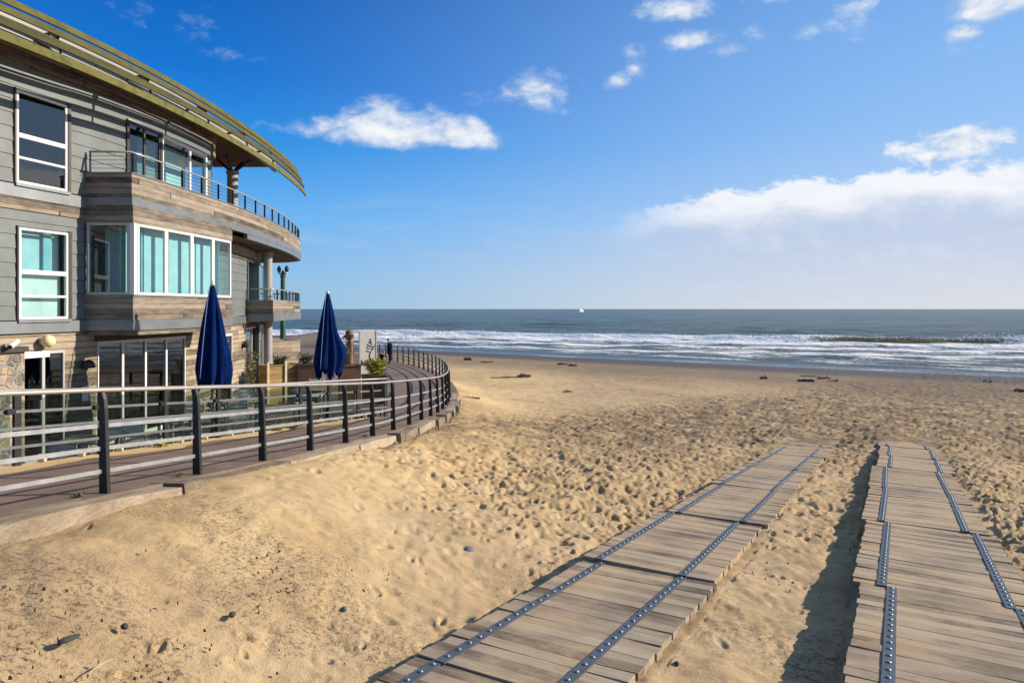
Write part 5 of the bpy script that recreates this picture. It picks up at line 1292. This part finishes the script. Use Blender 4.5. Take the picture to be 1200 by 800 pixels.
stone(549, 648, (.075, .06, .055), 'grey_stone', 'grey stone on the sand in mid beach, left of a flatter one', 1)
stone(592, 644, (.085, .05, .04), 'grey_stone', 'flatter grey stone on the sand, right of the taller grey one', 2)
stone(404, 714, (.032, .025, .022), 'grey_stone', 'small pale grey stone alone in the foreground sand', 3)
stone(272, 721, (.035, .03, .02), 'dark_stone', 'small dark stone at lower middle left of the sand', 4)
stone(80, 750, (.075, .03, .02), 'dark_stone', 'dark flat splinter-shaped stone at the bottom left corner of the sand', 5)
stone(146, 735, (.035, .025, .02), 'dark_stone', 'small black stone right of the dark splinter in the bottom left', 6)
stone(793, 778, (.022, .02, .018), 'dark_stone', 'tiny dark pebble on the sand between the two boardwalks', 7)
def drift(px, py, L, rad, label, seed, lump=False, yaw=None):
    x, y = from_px(px, py); z = ground_at(x, y); r = random.Random(seed); a = r.uniform(-.3, .3) if yaw is None else yaw
    n = 6; P = [Vector((x+math.cos(a)*L*(i/n-.5), y+math.sin(a)*L*(i/n-.5)+r.uniform(-.06, .06)*L, z+rad*.6+r.uniform(0, .25)*rad)) for i in range(n+1)]
    m = MB(); m.tube(P, [rad*r.uniform(.6, 1.1)*(1-.4*abs(i/n-.4)) for i in range(n+1)], 8)
    for _ in range(3):
        i = r.randrange(1, n); b = P[i]; m.tube([b, b+Vector((r.uniform(-.3, .3)*L*.5, r.uniform(-.1, .1)*L, rad*r.uniform(.8, 2.2)))], [rad*.45, rad*.15], 6)
    tag(m.build('driftwood', 'driftwood', None), label, 'driftwood', 'driftwood on the beach')
dl = [(548, 422, .9, .18, 'dark driftwood stump nearest the railing bend, high on the far beach'), (570, 424.5, 1.3, .08, 'thin low driftwood just right of the leftmost stump'),
      (598, 442.5, 3.0, .06, 'long thin driftwood line on the sand beyond the railing bend'), (614, 442, 1.0, .14, 'short dark driftwood lump at the right end of the long thin line'),
      (659, 427.5, 1.1, .14, 'dark driftwood log near the centre of the far beach'), (671, 429, .9, .12, 'smaller driftwood right of the central log'),
      (944, 447, 1.2, .12, 'dark driftwood log on the far right beach, largest there'), (947, 441, 1.4, .05, 'thin flat driftwood just behind the far right log'), (966, 444, 1.2, .12, 'pale-lit driftwood right of the far right log'), (976, 447, .8, .09, 'small driftwood end piece at the right of the log pair'),
      (1158, 448, .9, .12, 'dark driftwood piece near the water at right'), (1199, 459, 1.0, .15, 'dark driftwood at the right picture edge'), (527, 466, .7, .06, 'driftwood stick on the sand beside the railing bend'), (552, 467, .8, .05, 'dark branch on the sand just right of the railing bend'),
      (665, 459.5, .6, .06, 'small dark stick in the middle of the open sand'), (922, 470, .8, .07, 'brown stick lying in the trampled sand at right'), (895, 444, .6, .12, 'small forked driftwood standing up on the far beach')]
for i, (px, py, L, rd, lb) in enumerate(dl): drift(px, py, L, rd, lb, 60+i)
# dry stalk in the foreground and a twig between the boardwalks
x, y = from_px(103, 792); z = ground_at(x, y); m = MB(); m.tube([(x-.01, y, z+.005), (x, y+.06, z+.015), (x+.015, y+.14, z+.012), (x+.045, y+.20, z+.01)], [.004, .005, .007, .003], 6); tag(m.build('dry_stalk', 'straw'), 'dry straw stalk lying on the sand at the bottom left', 'stalk')
x, y = from_px(950, 604); z = ground_at(x, y); m = MB(); m.tube([(x-.35, y+.05, z+.015), (x-.1, y, z+.02), (x+.15, y-.02, z+.02), (x+.32, y+.10, z+.05)], [.012, .014, .012, .006], 6); m.tube([(x-.05, y, z+.02), (x-.25, y+.18, z+.04)], [.008, .003], 5); tag(m.build('twig', 'straw'), 'bare pale twig on the sand between the two boardwalks', 'twig')
# litter of weed and coal crumbs: nobody could count it
m = MB(); r = random.Random(77)
for i in range(1500):
    if i < 130:
        px, py = r.uniform(0, 430), r.uniform(640, 800)
        if r.random() > .25+.75*math.exp(-((px-130)/150)**2-((py-735)/70)**2): continue
    else: px, py = r.uniform(300, 1190), r.uniform(455, 700)
    x, y = from_px(px, py); a = x-(y-4.7)*.556
    if -1.05 < a < 1.0 or 2.1 < a < 4.2 or x < fence_x(y)+.4: continue
    z = ground_at(x, y)+.008; s_ = r.uniform(.0015, .0048)*(1+y*.055); th = r.uniform(0, 6.28); c_, n_ = math.cos(th), math.sin(th); l = s_*r.uniform(1, 2.6)
    m.hexa([(x-c_*l+n_*s_, y-n_*l-c_*s_, z-.02), (x+c_*l+n_*s_, y+n_*l-c_*s_, z-.02), (x+c_*l-n_*s_, y+n_*l+c_*s_, z-.02), (x-c_*l-n_*s_, y-n_*l+c_*s_, z-.02)],
           [(x-c_*l*.7, y-n_*l*.7, z+s_*.15), (x+c_*l+n_*s_*.6, y+n_*l-c_*s_*.6, z+s_*.0), (x+c_*l*.8, y+n_*l*.8, z+s_*.3), (x-c_*l*.6-n_*s_*.5, y-n_*l*.6+c_*s_*.5, z+s_*.1)])
tag(m.build('beach_litter', 'driftwood'), 'dark crumbs of weed and driftwood strewn over the sand', 'debris', kind='stuff')

# a white boat on the horizon
D = 1500.0; x = X_(681, D); zb = -E+.0; t = thing('boat', (x, D, zb), 'small white boat far out on the horizon', 'boat')
t.rotation_euler = (0, 0, R(50)); m = MB(); L = 20.0
sec = [(-L/2, 1.9, 2.6), (-L/4, 2.4, 2.5), (L/6, 2.2, 2.8), (L/2.4, 1.0, 3.4), (L/2, .1, 3.8)]
for i, (q, w, h) in enumerate(sec): m.v += [(x+q, D-w, zb+h), (x+q*.94, D-w*.5, zb-.4), (x+q*.94, D+w*.5, zb-.4), (x+q, D+w, zb+h)]
for i in range(len(sec)-1):
    k = 4*i
    for q in ((0, 1, 5, 4), (1, 2, 6, 5), (2, 3, 7, 6), (3, 0, 4, 7)): m.face([k+j for j in q])
m.face((0, 1, 2, 3)); m.build('hull', 'boat_white', t)
m = MB(); m.box((x-2, D, zb+4.2), (9, 3.2, 2.6)); m.build('cabin', 'boat_white', t); m = MB(); m.tube([(x-1, D, zb+5.5), (x-1, D, zb+9)], .15, 6); m.build('mast', 'boat_white', t)
